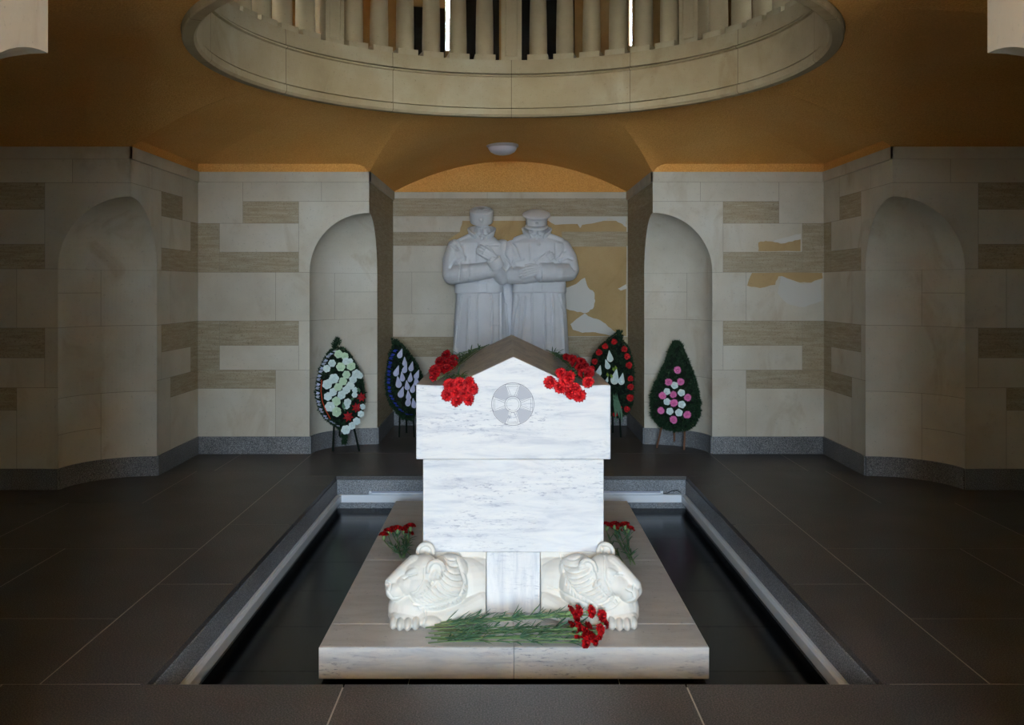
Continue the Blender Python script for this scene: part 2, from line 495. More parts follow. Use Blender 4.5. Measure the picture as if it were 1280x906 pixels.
patch('wall_back_patch', [(702, 289.5), (783, 289.5), (783, 308.5), (702, 308.5)], dA, .004, M['dark'])
patch('wall_back_patch', [(684, 271), (783, 271), (783, 284), (776, 279), (767, 275), (762, 272.5), (754, 276), (746, 278), (728, 281), (725, 285), (722, 280), (694, 281), (687, 277)], dA, .005, M['white_patch'])
patch('wall_back_patch', [(706, 360), (720, 355), (731, 347), (735, 359), (743, 366), (744, 376), (741, 386), (733, 391), (722, 390), (708, 386)], dA, .005, M['white_patch'])
patch('wall_back_patch', [(713, 405), (723, 397), (731, 391.5), (738, 396), (750, 400), (760, 408), (770, 415), (765, 420), (752, 417), (740, 415), (728, 416), (716, 412)], dA, .005, M['white_patch'])
patch('wall_back_patch', [(772, 361), (783, 355), (783, 361), (775, 363)], dA, .005, M['white_patch'])
patch('wall_right_patch', [(948, 303), (957, 301), (966, 302), (975, 304.5), (988, 302), (1000.5, 299), (1000.5, 314), (948, 314)], dB, .002, M['ochre'])
patch('wall_right_patch', [(966, 301.5), (980, 297), (992, 294), (1001, 292), (1001, 299), (990, 302), (976, 304.5)], dB, .003, M['white_patch'])
patch('wall_right_patch', [(934, 357), (940, 341), (1028, 341), (1028, 348), (1014, 353), (1000, 353), (988, 349), (978, 345), (973, 345), (969, 356), (950, 360)], dB, .002, M['ochre'])
patch('wall_right_patch', [(976, 345), (988, 349.5), (1000, 354), (1014, 354), (1027, 349), (1027, 376), (1005, 384), (985, 380), (972, 366)], dB, .002, M['white_patch'])
for o in list(bpy.data.objects):
    if '_patch' in o.name and o.data.materials[0].name in ('brown_travertine',):
        at = o.data.color_attributes.new('tone', 'FLOAT_COLOR', 'CORNER'); at.data.foreach_set('color', [1.0, 1.0, 1.0, 1.0] * len(at.data))

# ---------------------------------------------------------------- ceiling: vault rising to the drum, four barrel vaults
RC, ZC = 1.97, 3.055
RISE = .36
def arch(t): return WT + RISE * (1 - t * t)
def build_ceiling():
    segs = []
    def ang(x, y): return math.atan2(y, x)
    marks = []
    for (xa, ya) in ((XH, -AS), (XH, AS), (XH, YH), (AB, YH), (-AB, YH), (-XH, YH), (-XH, AS), (-XH, -AS), (-XH, -YH), (-AB, -YH), (AB, -YH), (XH, -YH)):
        marks.append((ang(xa, ya), (xa, ya)))
    g = MB(); NR = 18
    n = len(marks)
    for i in range(n):
        (x0, y0), (x1, y1) = marks[i][1], marks[(i + 1) % n][1]
        openi = (abs(x0) == AB and abs(x1) == AB) or (abs(y0) == AS and abs(y1) == AS and x0 == x1)
        K = 28 if openi else 40
        cols = []
        for s in range(K + 1):
            f = s / K; x = x0 + (x1 - x0) * f; y = y0 + (y1 - y0) * f
            r = math.hypot(x, y); ux, uy = x / r, y / r
            zb = arch(2 * f - 1) if openi else 2.80
            edge = min(abs(abs(x) - AB), 9) if abs(abs(y) - YH) < 1e-6 else abs(abs(y) - AS)
            if not openi: zb = WT + .08 * min(1.0, edge / .12) ** .5
            colv = [] if openi else [(x, y + CY, WT)]
            for q in range(NR + 1):
                t = q / NR; rr = r + (RC - r) * t
                colv.append((ux * rr, uy * rr + CY, zb + (ZC - zb) * math.sin(t * PI / 2)))
            cols.append(colv)
        m = len(cols[0]); vs = [p for c in cols for p in c]; fs = []
        for s in range(K):
            for q in range(m - 1): fs.append((s * m + q, (s + 1) * m + q, (s + 1) * m + q + 1, s * m + q + 1))
        g.add(vs, fs, 0, True)
        if openi:          # barrel vault over the alcove and its lunette
            K2 = 28; vs, fs = [], []
            horiz = abs(x0) == AB
            for s in range(K2 + 1):
                f = s / K2; z = arch(2 * f - 1)
                x = x0 + (x1 - x0) * f; y = y0 + (y1 - y0) * f
                ox, oy = (0, math.copysign(ALC if y > 0 else ALF, y)) if horiz else (math.copysign(ALC, x), 0)
                vs += [(x, y + CY, z), (x + ox, y + oy + CY, z), (x + ox, y + oy + CY, WT)]
            front = horiz and y0 < 0
            for s in range(K2):
                fs.append((3 * s, 3 * s + 3, 3 * s + 4, 3 * s + 1))
                if not front: fs.append((3 * s + 1, 3 * s + 4, 3 * s + 5, 3 * s + 2))
            g.add(vs, fs, 0, True)
    o = g.build('ceiling', M['orange'])
    for p in o.data.polygons: p.use_smooth = True
    ed = o.modifiers.new('edges', 'EDGE_SPLIT'); ed.split_angle = math.radians(35)
    return struct(o)
build_ceiling()

# ---------------------------------------------------------------- drum (oculus ring), gallery and lantern above
def ring_band(g, prof, joints, mi=0, mj=1, n=144):
    A = sorted({2 * PI * k / n for k in range(n)} | {(j + s) % (2 * PI) for j in joints for s in (-.0013, .0013)})
    m = len(prof); vs, fs_n, fs_j = [], [], []
    for a in A:
        for r, z in prof: vs.append((r * math.sin(a), CY + r * math.cos(a), z))
    for i in range(len(A)):
        j = (i + 1) % len(A)
        am = (A[i] + (A[j] if j else 2 * PI)) / 2
        isj = any(abs((am - q + PI) % (2 * PI) - PI) < .0012 for q in joints)
        for k in range(m - 1): (fs_j if isj else fs_n).append((i * m + k, j * m + k, j * m + k + 1, i * m + k + 1))
    g.add(vs, fs_n, mi, False); g.add(vs, fs_j, mj, False)
JT = [math.radians(30 * k) for k in range(12)]
g = MB()
ring_band(g, [(2.0, 3.10), (1.965, 3.10), (1.965, 3.02), (1.957, 3.012), (1.90, 3.012), (1.885, 3.03), (1.885, 3.074), (1.92, 3.076)], JT)
ring_band(g, [(1.92, 3.076), (1.92, 3.083), (1.893, 3.084), (1.893, 3.335), (1.874, 3.342), (1.874, 3.352)], JT)
ring_band(g, [(1.874, 3.350), (1.945, 3.352), (1.945, 3.366), (1.893, 3.368), (1.897, 3.472), (1.90, 3.48), (2.2, 3.48), (2.2, 3.10), (2.0, 3.10)], JT)
o = g.build('trim_20', [M['ring'], M['ringjoint']]); struct(o)
for p in o.data.polygons: p.use_smooth = True
ed = o.modifiers.new('edges', 'EDGE_SPLIT'); ed.split_angle = math.radians(20)

bal = thing('balustrade', 'pale stone balustrade of tapered posts round the opening in the ceiling', 'balustrade', (0, CY, 3.48))
RB, ZB = 2.0, 3.48
def at_ring(th): return Matrix.Translation((RB * math.sin(th), CY + RB * math.cos(th), ZB)) @ Matrix.Rotation(-th, 4, 'Z')
gb = MB(); gb.lathe([(.068, .05), (.074, .058), (.0745, .15), (.071, .4), (.060, .8), (.058, .93), (.066, .95), (.066, .99), (.056, 1.0)], 20)
bal_me = gb.mesh('baluster', [M['ring']])
gp = MB(); gp.box(-.085, .085, -.08, .08, 0, .05)
pl_me = gp.mesh('baluster_plinth', [M['ring']])
def pier_mesh():
    bm = bmesh.new(); bmesh.ops.create_cube(bm, size=1, matrix=Matrix.Translation((0, 0, .5)) @ Matrix.Diagonal((.17, .16, 1.0, 1)))
    f = [f for f in bm.faces if f.normal.y < -.9]
    bmesh.ops.inset_region(bm, faces=f, thickness=.045, depth=0)
    bmesh.ops.inset_region(bm, faces=f, thickness=.006, depth=-.008)
    bmesh.ops.inset_region(bm, faces=f, thickness=.010, depth=.006)
    me = bpy.data.meshes.new('pier'); bm.to_mesh(me); bm.free(); me.materials.append(M['ring']); return me
pr_me = pier_mesh()
STEP = PI / 4 / 7
for k in range(-13, 14):
    th = k * STEP; mt = at_ring(th)
    if k % 7 == 0:
        o = link('post', pr_me, bal); o.matrix_world = mt
    else:
        o = bpy.data.objects.new('baluster', bal_me); COL.objects.link(o); o.parent = bal; o.matrix_parent_inverse = Matrix.Translation((0, -CY, -3.48)); o.matrix_basis = mt
        q = bpy.data.objects.new('baluster_plinth', pl_me); COL.objects.link(q); q.parent = o
    if k % 7 == 0: o.matrix_parent_inverse = Matrix.Translation((0, -CY, -3.48)); o.matrix_basis = mt
g = MB(); g.lathe([(1.88, 4.48), (2.12, 4.48), (2.12, 4.58), (1.88, 4.58), (1.88, 4.48)], 96, mat=Matrix.Translation((0, CY, 0)), smooth=False)
g.build('handrail', M['ring'], bal)

# gallery slab (square with round hole) and lantern wall with window slits
g = MB(); n = 96; vs, fs = [], []
for k in range(n):
    a = 2 * PI * k / n; c, s = math.cos(a), math.sin(a); m = 5.6 / max(abs(c), abs(s))
    for z in (3.40, 3.47): vs += [(2.05 * c, CY + 2.05 * s, z), (m * c, CY + m * s, z)]
for k in range(n):
    j = (k + 1) % n
    fs += [(4 * k, 4 * j, 4 * j + 1, 4 * k + 1), (4 * k + 2, 4 * k + 3, 4 * j + 3, 4 * j + 2), (4 * k, 4 * k + 2, 4 * j + 2, 4 * j), (4 * k + 1, 4 * j + 1, 4 * j + 3, 4 * k + 3)]
g.add(vs, fs); struct(g.build('floor_gallery', M['ring']))
RW = 3.6
def th_of(px):     # angle on the lantern wall seen at photo column px
    k = (px - X0) / F; lo, hi = -1.5, 1.5
    for _ in range(50):
        t = (lo + hi) / 2
        if (RW * math.sin(t) - CX) / (CY + RW * math.cos(t)) < k: lo = t
        else: hi = t
    return t
openings = []   # (th0, th1, z0, z1, kind)
for x0, x1, z0, z1, kd in [(557.5, 563, 3.97, 5.0, 'open'), (397, 404, 3.6, 5.0, 'open'), (786, 789.5, 3.98, 5.0, 'open'), (480, 485, 4.36, 5.0, 'open'),
                           (513, 556, 3.55, 4.39, 'dark'), (563.5, 624, 3.55, 5.0, 'dark'), (644, 718, 3.55, 5.0, 'dark'),
                           (895, 900, 3.6, 5.0, 'dark'), (918, 922, 3.6, 5.0, 'dark'), (706.5, 708.5, 4.36, 5.0, 'open')]:
    openings.append((th_of(x0), th_of(x1), z0, z1, kd))
for c in (-80, -100, 88): openings.append((math.radians(c - 2), math.radians(c + 2), 3.8, 4.9, 'open'))
for c in (150, 180, 210): openings.append((math.radians(c - 1.6), math.radians(c + 1.6), 3.9, 4.9, 'open'))  # unseen near-side openings, added to light the far balusters
def lantern():
    g = MB(); gd = MB(); gf = MB()
    A = sorted({2 * PI * k / 120 - PI * .5 for k in range(120)} | {o[0] for o in openings} | {o[1] for o in openings})
    Z = sorted({3.47, 5.3} | {o[2] for o in openings} | {o[3] for o in openings})
    p = lambda r, a, z: (r * math.sin(a), CY + r * math.cos(a), z)
    for i in range(len(A)):
        a0 = A[i]; a1 = A[i + 1] if i + 1 < len(A) else A[0] + 2 * PI
        if a1 - a0 < 1e-6: continue
        am = (a0 + a1) / 2
        for z0, z1 in zip(Z[:-1], Z[1:]):
            zm = (z0 + z1) / 2
            hit = [o for o in openings if o[0] < am < o[1] and o[2] < zm < o[3]]
            if hit:
                if hit[0][4] == 'dark': gd.add([p(RW + .03, a0, z0), p(RW + .03, a1, z0), p(RW + .03, a1, z1), p(RW + .03, a0, z1),
                                                p(RW + .05, a0, z0), p(RW + .05, a1, z0), p(RW + .05, a1, z1), p(RW + .05, a0, z1)],
                                               [(0, 1, 2, 3), (7, 6, 5, 4), (0, 4, 5, 1), (3, 2, 6, 7), (0, 3, 7, 4), (1, 5, 6, 2)])
            else:
                g.add([p(RW, a0, z0), p(RW, a1, z0), p(RW, a1, z1), p(RW, a0, z1), p(RW + .08, a0, z0), p(RW + .08, a1, z0), p(RW + .08, a1, z1), p(RW + .08, a0, z1)],
                      [(0, 1, 2, 3), (7, 6, 5, 4), (0, 4, 5, 1), (3, 2, 6, 7), (0, 3, 7, 4), (1, 5, 6, 2)])
    g.lathe([(RW + .1, 5.3), (RW * .8, 5.65), (RW * .4, 5.9), (.01, 6.0)], 64, mat=Matrix.Translation((0, CY, 0)))
    struct(g.build('wall_lantern', M['lantern'])); struct(gd.build('window_1', M['tint']))
lantern()

# ---------------------------------------------------------------- floor, pool
PX, PF, PBK = 1.485, 3.879, 8.17
def build_floor():
    g = MB(); s = .0034
    def slab(x0, x1, y0, y1):
        if x1 - x0 < .02 or y1 - y0 < .02: return
        g.box(x0 + s, x1 - s, y0 + s, y1 - s, -.03, 0, 0)
    xs = [-5.2, -3.45, -2.07, -.69, .69, 2.07, 3.45, 5.2]
    for y0, y1 in ((-4.2, -3.2), (-3.2, -2.0), (-2.0, -.4), (-.4, 1.0), (1.0, 2.4), (2.4, PF)):
        for a, b in zip(xs[:-1], xs[1:]): slab(a, b, y0, y1)
    yb = [PF, 5.19, 6.5, 7.8, PBK]
    for sx in (-1, 1):
        for a, b in zip(yb[:-1], yb[1:]): slab(*sorted((sx * PX, sx * 1.92)), a, b)
        yo = [PF, 4.65, 5.9, 7.15, 8.4]
        for i, (a, b) in enumerate(zip(yo[:-1], yo[1:])):
            xo = [1.92, 2.75 if i % 2 else 3.3, 4.1 if i % 2 else 4.6, 5.2]
            for p, q in zip(xo[:-1], xo[1:]): slab(*sorted((sx * p, sx * q)), a, b)
    xs2 = [-5.2, -3.9, -2.6, -1.92, -.64, .64, 1.92, 2.6, 3.9, 5.2]
    for a, b in zip(xs2[:-1], xs2[1:]):
        y0 = PBK if max(abs(a), abs(b)) < 1.95 else 8.4
        slab(a, b, y0, 9.3); slab(a, b, 9.3, 10.3); slab(a, b, 10.3, 11.6)
    # grout bed
    for x0, x1, y0, y1 in ((-5.2, 5.2, -4.2, PF - .03), (-5.2, -PX - .03, PF - .03, PBK + .03), (PX + .03, 5.2, PF - .03, PBK + .03), (-5.2, 5.2, PBK + .03, 11.6)):
        g.box(x0, x1, y0, y1, -.06, -.001, 1)
    struct(g.build('floor', [M['paving'], M['grout']]))
    # inner rim of the pool, granite
    r = MB(); t = .10
    r.box(-PX - t, -PX + .004, PF, PBK, -.40, -.031); r.box(PX - .004, PX + t, PF, PBK, -.40, -.031)
    r.box(-PX - t, PX + t, PBK - .004, PBK + t, -.40, -.031); r.box(-PX - t, PX + t, PF - t, PF + .004, -.40, -.031)
    struct(r.build('trim_21', M['granite_rim']))
    # aluminium channel round three sides
    c = MB(); w = .045
    for sx in (-1, 1):
        c.box(*sorted((sx * (PX - .004), sx * (PX - .004 - w))), PF + .01, PBK - w - .012, -.205, -.150)
        c.box(*sorted((sx * (PX - .004 - w * .3), sx * (PX - .004 - w * .55))), PF + .01, PBK - w - .012, -.150, -.143)
    c.box(-PX + .012, PX - .012, PBK - w, PBK - .004, -.215, -.150)
    struct(c.build('trim_22', M['alu'], bevel=.003))
    # tiled bottom
    b = MB(); ys = [PF + .006 + .12, 4.69, 5.31, 5.94, 6.56, 7.17, 7.78, PBK - .006]
    ys[0] = PF + .006
    for a, q in zip(ys[:-1], ys[1:]):
        for x0, x1 in ((-1.48, -.5), (-.5, .5), (.5, 1.48)): b.box(x0 + .002, x1 - .002, a + .002, q - .002, -.30, -.272, 0)
    b.box(-1.48, 1.48, PF + .006, PBK - .006, -.36, -.275, 1)
    struct(b.build('floor_pool', [M['pooltile'], M['grout']]))
build_floor()
g = MB(); g.box(-30, 30, -40, -4.2, -.12, -.05); struct(g.build('ground', M['outside']))  # unseen paving, added and made pale to bounce light up to the ceiling
# outer shell of the building, open only at the entrance
g = MB()
for sx in (-1, 1):
    g.box(*sorted((sx * 5.25, sx * 5.6)), .75, 11.8, -.1, 3.47)
    g.box(*sorted((sx * 1.6, sx * 5.6)), .70, .95, -.1, 3.47)
    g.box(*sorted((sx * 1.6, sx * 1.9)), DOOR - .2, .8, -.1, 3.47)
    g.box(*sorted((sx * DW, sx * 1.9)), DOOR - .2, DOOR, -.1, 3.47)
g.box(-DW, DW, DOOR - .2, DOOR, DH, 3.47); g.box(-1.9, 1.9, DOOR - .2, .9, 3.3, 3.47)
g.box(-5.6, 5.6, 11.45, 11.8, -.1, 3.47)
struct(g.build('wall_outer', M['light']))
o = bpy.data.objects['wall_outer']; at = o.data.color_attributes.new('tone', 'FLOAT_COLOR', 'CORNER'); at.data.foreach_set('color', [1.0, 1.0, 1.0, 1.0] * len(at.data))

# slim light fitting on the back rim of the pool
lf = thing('strip_light', 'slim white strip light along the back rim of the pool', 'light', (0, PBK - .03, -.15))
g = MB(); g.box(-1.2, 1.28, PBK - .040, PBK - .010, -.1485, -.134); g.build('housing', M['alu'], lf, .003)
g = MB(); g.tube([(-1.19, PBK - .026, -.128), (1.27, PBK - .026, -.128)], .006, 10); g.build('tube', M['whiterib'], lf)
g = MB(); g.box(-1.205, -1.185, PBK - .04, PBK - .01, -.1485, -.118); g.build('end_cap', M['alu'], lf); g = MB(); g.box(1.265, 1.285, PBK - .04, PBK - .01, -.1485, -.118); g.build('end_cap', M['alu'], lf)
g = MB(); g.tube([(1.28, PBK - .025, -.14), (1.32, PBK - .02, -.143), (1.36, PBK - .03, -.12), (1.41, PBK - .02, -.115), (1.44, PBK - .014, -.14)], .003, 6); g.build('cable', M['frame'], lf)

# ceiling lamp in the alcove vault
zc = arch(-.085 / AB)
lp = thing('ceiling_lamp', 'round frosted flush lamp on the orange vault above the two stone soldiers', 'lamp', (-.085, 9.9, zc))
mt = Matrix.Translation((-.085, 9.9, zc))
g = MB(); g.lathe([(.165, .01), (.165, -.022), (.150, -.03)], 40, mat=mt); g.build('lamp_base', M['lampbase'], lp)
g = MB(); g.lathe([(.150, -.026), (.146, -.045), (.125, -.075), (.085, -.097), (.04, -.107), (.002, -.109)], 40, mat=mt); g.build('lamp_shade', M['lampglass'], lp)

# ---------------------------------------------------------------- tomb
PZ = -.10
DF, DBK = 5.025, 7.40
pl = thing('tomb_plinth', 'broad low buff marble slab rising from the pool under the tomb', 'plinth', (0, 6.1, -.272))
for x0, x1 in ((-.924, -.0005), (.0005, .924)):
    for y0, y1 in ((4.554, 4.86), (4.8625, 6.0), (6.0025, 6.75), (6.7525, 7.67)):
        g = MB(); g.box(x0, x1, y0, y1, -.250, PZ); g.build('slab', M['plinth'], pl, .004)
for x0, x1 in ((-.924, -.0005), (.0005, .924)):
    g = MB(); g.box(x0, x1, 4.542, 4.5535, -.2495, PZ - .0005); g.build('facing', M['marble'], pl, .003)
g = MB(); g.box(-.86, .86, 4.60, 7.6, -.2718, -.250); g.build('base', M['darkbase'], pl)

tomb = thing('sarcophagus', 'white marble house-shaped tomb with carved cross in a circle', 'tomb', (0, DF, PZ))
g = MB(); g.box(-.40, .40, DF + .06, DBK - .06, PZ, .218); g.build('pedestal', M['lion'], tomb, .004)
g = MB(); g.box(-.14, .14, DF, DF + .0605, PZ, .2178); g.build('front_panel', M['marble_v'], tomb, .003)
g = MB(); g.box(-.473, .473, DF, DBK - .02, .2185, .703); g.build('chest', M['marble'], tomb, .004)
prof = [(-.509, .7045), (.509, .7045), (.509, 1.092), (.47, 1.094), (.40, 1.091), (.315, 1.094), (0, 1.242), (-.315, 1.094), (-.40, 1.091), (-.47, 1.094), (-.509, 1.097)]
g = MB(); g.prism(prof, DF - .004, DBK); lid = g.build('lid', M['marble'], tomb, .005)
# carved cross in a circle
EC = P(641, 505, DF - .004); ER = .112
def emb(name, poly, t, mat, par):
    g = MB(); g.prism([(EC.x + x, EC.z + z) for x, z in poly], DF - .004 - t, DF - .003); return g.build(name, mat, par)
def arcpts(r, a0, a1, n): return [(r * math.cos(a0 + (a1 - a0) * k / n), r * math.sin(a0 + (a1 - a0) * k / n)) for k in range(n + 1)]
em = emb('emblem', arcpts(ER, 0, 2 * PI * (1 - 1 / 64), 63), .002, M['groove'], lid)
emb('rim', arcpts(ER - .0025, 0, 2 * PI * (1 - 1 / 64), 63), .003, M['marble'], em)
ha = math.radians(20)
for k in range(4):
    a = PI / 4 + k * PI / 2
    # grey sector between two arms
    da = math.radians(45) - math.radians(21)
    emb('sector', [(.040 * math.cos(a - .28), .040 * math.sin(a - .28))] + arcpts(ER - .004, a - math.radians(24), a + math.radians(24), 8) + [(.040 * math.cos(a + .28), .040 * math.sin(a + .28))], .0038, M['greyinlay'], em)
    b = k * PI / 2; R = Matrix.Rotation(b, 2)
    def arm(s0, r0, r1, w0, w1): return [tuple(R @ Vector(q)) for q in ((r0, -w0), (r1, -w1), (r1, w1), (r0, w0))]
    emb('arm', arm(0, .038, .103, .016, .0405), .0042, M['groove'], em)
    emb('arm', arm(0, .0385, .1015, .0145, .0385), .006, M['marble'], em)
    emb('arm', arm(0, .042, .095, .0085, .029), .0064, M['groove'], em)
    emb('arm', arm(0, .043, .0935, .0072, .0272), .0068, M['marble'], em)
for r, t, m in ((.0425, .0066, 'groove'), (.0405, .0082, 'marble'), (.0335, .0086, 'groove'), (.0322, .009, 'marble')):
    emb('boss', arcpts(r, 0, 2 * PI * (1 - 1 / 40), 39), t, M[m], em)

# ---------------------------------------------------------------- carving: union of forms -> voxel skin -> chiselled lines
def sculpt(name, g, voxel, smooth, mat, parent=None, grooves=(), ref_d=0.0):
    tmp = g.build('tmp_sculpt', mat)
    r = tmp.modifiers.new('r', 'REMESH'); r.mode = 'VOXEL'; r.voxel_size = voxel; r.use_smooth_shade = True
    s = tmp.modifiers.new('s', 'SMOOTH'); s.factor = .5; s.iterations = smooth
    dg = bpy.context.evaluated_depsgraph_get()
    me = bpy.data.meshes.new_from_object(tmp.evaluated_get(dg))
    bpy.data.objects.remove(tmp)
    me.name = name
    n = len(me.vertices); co = np.empty(n * 3, 'f4'); no = np.empty(n * 3, 'f4')
    me.vertices.foreach_get('co', co); me.vertices.foreach_get('normal', no)
    co = co.reshape(-1, 3); no = no.reshape(-1, 3)
    if len(grooves):
        disp = np.zeros(n)
        w8 = np.clip((-no[:, 1] - .05) / .3, 0, 1)
        for pts, w, dp in grooves:
            best = np.full(n, 9.0)
            for (xa, za), (xb, zb) in zip(pts[:-1], pts[1:]):
                ax = np.array([xa, za]); ab = np.array([xb - xa, zb - za]); L = float(ab @ ab) + 1e-12
                q = co[:, [0, 2]] - ax
                t = np.clip((q @ ab) / L, 0, 1)[:, None]
                best = np.minimum(best, np.linalg.norm(q - t * ab, axis=1))
            disp = np.minimum(disp, -dp * np.exp(-(best / w) ** 2)) if dp > 0 else np.where(True, disp - dp * np.exp(-(best / w) ** 2), disp)
        co = co + no * (disp * w8)[:, None].astype('f4')
        me.vertices.foreach_set('co', co.astype('f4').ravel())
    me.polygons.foreach_set('use_smooth', [True] * len(me.polygons))
    me.materials.clear(); me.materials.append(mat); me.update()
    return link(name, me, parent)

# ---- lions
def lion(sx, label, yaw, crop, lines, ticks):
    root = thing('lion_statue', label, 'lion statue', (sx * .45, 4.87, PZ), 'marble lions under the tomb')
    HC = Vector((.47, 4.885, .13))
    RY = Matrix.Rotation(-yaw, 3, 'Z')
    def hd(x, y, z):
        q = RY @ (Vector((x, y, z)) - HC) + HC
        return (sx * q.x, q.y, q.z)
    def bd(x, y, z): return (sx * x, y, z)
    g = MB()
    # body, shoulder, chest, mane mass
    g.ell(bd(.26, 5.03, .045), (.19, .13, .148)); g.ell(bd(.20, 5.10, .07), (.15, .15, .140)); g.ell(bd(.20, 5.0, -.03), (.09, .10, .072))
    g.ell(bd(.352, 4.93, .075), (.122, .128, .132)); g.ell(bd(.41, 4.905, .045), (.135, .120, .098)); g.ell(bd(.33, 4.96, .14), (.10, .09, .085))
    g.ell(bd(.52, 4.88, -.02), (.105, .09, .075)); g.ell(bd(.58, 4.90, -.03), (.062, .08, .075))
    # head
    g.ell(hd(.475, 4.885, .150), (.095, .093, .088)); g.ell(hd(.46, 4.885, .185), (.075, .080, .060))
    g.ell(hd(.525, 4.885, .110), (.085, .086, .066)); g.tube([hd(.50, 4.885, .195), hd(.565, 4.885, .150), hd(.622, 4.885, .108)], [.052, .043, .033], 16, round_ends=True)
    g.ell(hd(.602, 4.860, .074), (.050, .042, .046)); g.ell(hd(.602, 4.910, .074), (.050, .042, .046)); g.ell(hd(.592, 4.885, .060), (.052, .050, .044))
    g.ell(hd(.632, 4.885, .104), (.020, .028, .018)); g.ell(hd(.590, 4.885, .048), (.042, .042, .026))
    for s in (-1, 1):
        g.ell(hd(.520, 4.885 + s * .058, .178), (.038, .020, .018), (0, .5 * sx, 0))      # brow
        g.ell(hd(.523, 4.885 + s * .067, .152), (.018, .014, .013))                        # closed eye
        g.ell(hd(.487, 4.885 + s * .075, .10), (.06, .03, .055))                           # cheek
    # ears with a hollow: ring of lobe plus thin back
    def ear(cx, cy, cz, tilt):
        c = Vector((cx, cy, cz))
        ring = []
        for k in range(13):
            a = -.15 + (PI + .3) * k / 12
            ring.append(hd(cx + .040 * math.cos(a), cy - .004, cz + .042 * math.sin(a)))
        g.tube(ring, .0115, 10, round_ends=True); g.ell(hd(cx, cy + .014, cz), (.040, .016, .042)); g.ell(hd(cx, cy + .008, cz - .036), (.036, .024, .024)); g.ell(hd(cx + .004, cy + .002, cz - .018), (.012, .014, .022), (0, .3, 0))
    ear(.405, 4.800, .190, 0); ear(.440, 4.978, .232, 0)
    # forelegs and paws
    g.tube([bd(.17, 4.93, -.02), bd(.25, 4.885, -.045), bd(.35, 4.845, -.058), bd(.45, 4.825, -.062)], [.066, .054, .044, .040], 16, round_ends=True)
    g.tube([bd(.45, 4.98, -.05), bd(.56, 4.94, -.058), bd(.60, 4.90, -.06)], [.05, .045, .042], 14, round_ends=True)
    g.ell(bd(.545, 4.835, -.058), (.082, .062, .042)); g.ell(bd(.42, 4.80, -.068), (.058, .042, .032))
    for x, y in ((.488, 4.785), (.525, 4.772), (.563, 4.775), (.598, 4.795)): g.ell(bd(x, y, -.070), (.0212, .050, .031))
    g.box(*sorted((sx * .1405, sx * .45)), 5.03, 5.10, PZ, .2175)
    gr = []
    for pts, w, dp in lines:
        q = []
        for x, y in pts:
            p = P(crop[0] + x / 5.66, crop[1] + y / 5.66, 4.81); q.append((p.x, p.z))
        gr.append((q, w, dp * 2.4))
    # keep everything on the slab
    o = sculpt('body', g, .0031, 3, M['lion'], root, gr)
    me = o.data
    n = len(me.vertices); co = np.empty(n * 3, 'f4'); me.vertices.foreach_get('co', co); co = co.reshape(-1, 3)
    co[:, 2] = np.maximum(co[:, 2], PZ + .0005)
    side = (np.abs(co[:, 0]) < .1425) & (co[:, 1] < DF + .06); co[side, 0] = np.sign(co[side, 0]) * .1425; me.vertices.foreach_set('co', co.ravel()); me.update()
    return root
G1, G2 = .0045, .006
def resample(pts, n):
    q = [Vector(p) for p in pts]; d = [0]
    for u, v in zip(q[:-1], q[1:]): d.append(d[-1] + (v - u).length)
    return [(float(np.interp(t, d, [p.x for p in q])), float(np.interp(t, d, [p.y for p in q]))) for t in np.linspace(0, d[-1], n)]
def strands(inner, outer, n, bow, w, dp):
    out = []
    for (x0, y0), (x1, y1) in zip(resample(inner, n), resample(outer, n)):
        nx, ny = -(y1 - y0), x1 - x0
        out.append(([(x0 + (x1 - x0) * t + nx * bow * math.sin(PI * t), y0 + (y1 - y0) * t + ny * bow * math.sin(PI * t)) for t in (0, .2, .4, .6, .8, 1)], w, dp))
    return out
L_in = [(400, 300), (480, 380), (470, 450), (380, 500), (330, 560), (230, 600)]
L_out = [(520, 300), (580, 400), (625, 520), (600, 605), (480, 635), (300, 650)]
L_lines = [([(345, 395), (345, 470), (290, 550), (190, 592)], .005, .004), (resample(L_out, 14), .005, .004), ([(430, 440), (420, 510), (340, 575), (240, 605)], .004, .003), ([(85, 560), (120, 608), (180, 600), (215, 582)], .004, .004), ([(195, 470), (225, 452), (258, 440), (290, 432)], .0038, .0045),
           ([(70, 500), (105, 512), (95, 552)], .0035, .003), ([(270, 650), (350, 672), (480, 648), (620, 612)], .005, .004), ([(345, 700), (355, 740), (330, 800)], .005, .003)]
L_lines += strands(L_in, L_out, 15, .10, .0036, .003)
L_lines += strands(resample(L_out, 9)[3:], [(x + 14, y + 40) for x, y in resample(L_out, 9)[3:]], 14, .1, .003, .002)
lion(-1, 'marble lion lying under the left corner of the tomb, head facing left', math.radians(10), (470, 640), L_lines, 0)
R_in = [(390, 290), (400, 390), (450, 420), (500, 480), (560, 570), (640, 640)]
R_out = [(250, 300), (248, 420), (290, 520), (350, 580), (440, 620), (530, 690)]
R_lines = [([(548, 310), (540, 450), (590, 560), (642, 635)], .005, .004), (resample(R_out, 14), .005, .004), ([(470, 420), (480, 500), (550, 580), (620, 645)], .004, .003),
           ([(610, 440), (640, 432), (668, 440)], .0038, .0045), ([(690, 530), (735, 548), (745, 590), (690, 622)], .004, .004), ([(735, 545), (745, 505)], .0035, .003), ([(150, 580), (280, 600), (400, 640), (500, 700)], .005, .004)]
R_lines += strands(R_in, R_out, 15, -.10, .0036, .003)
R_lines += strands(resample(R_out, 9)[3:], [(x - 6, y + 36) for x, y in resample(R_out, 9)[3:]], 12, .1, .003, .002)
lion(1, 'marble lion lying under the right corner of the tomb, head facing right', math.radians(24), (660, 640), R_lines, 0)

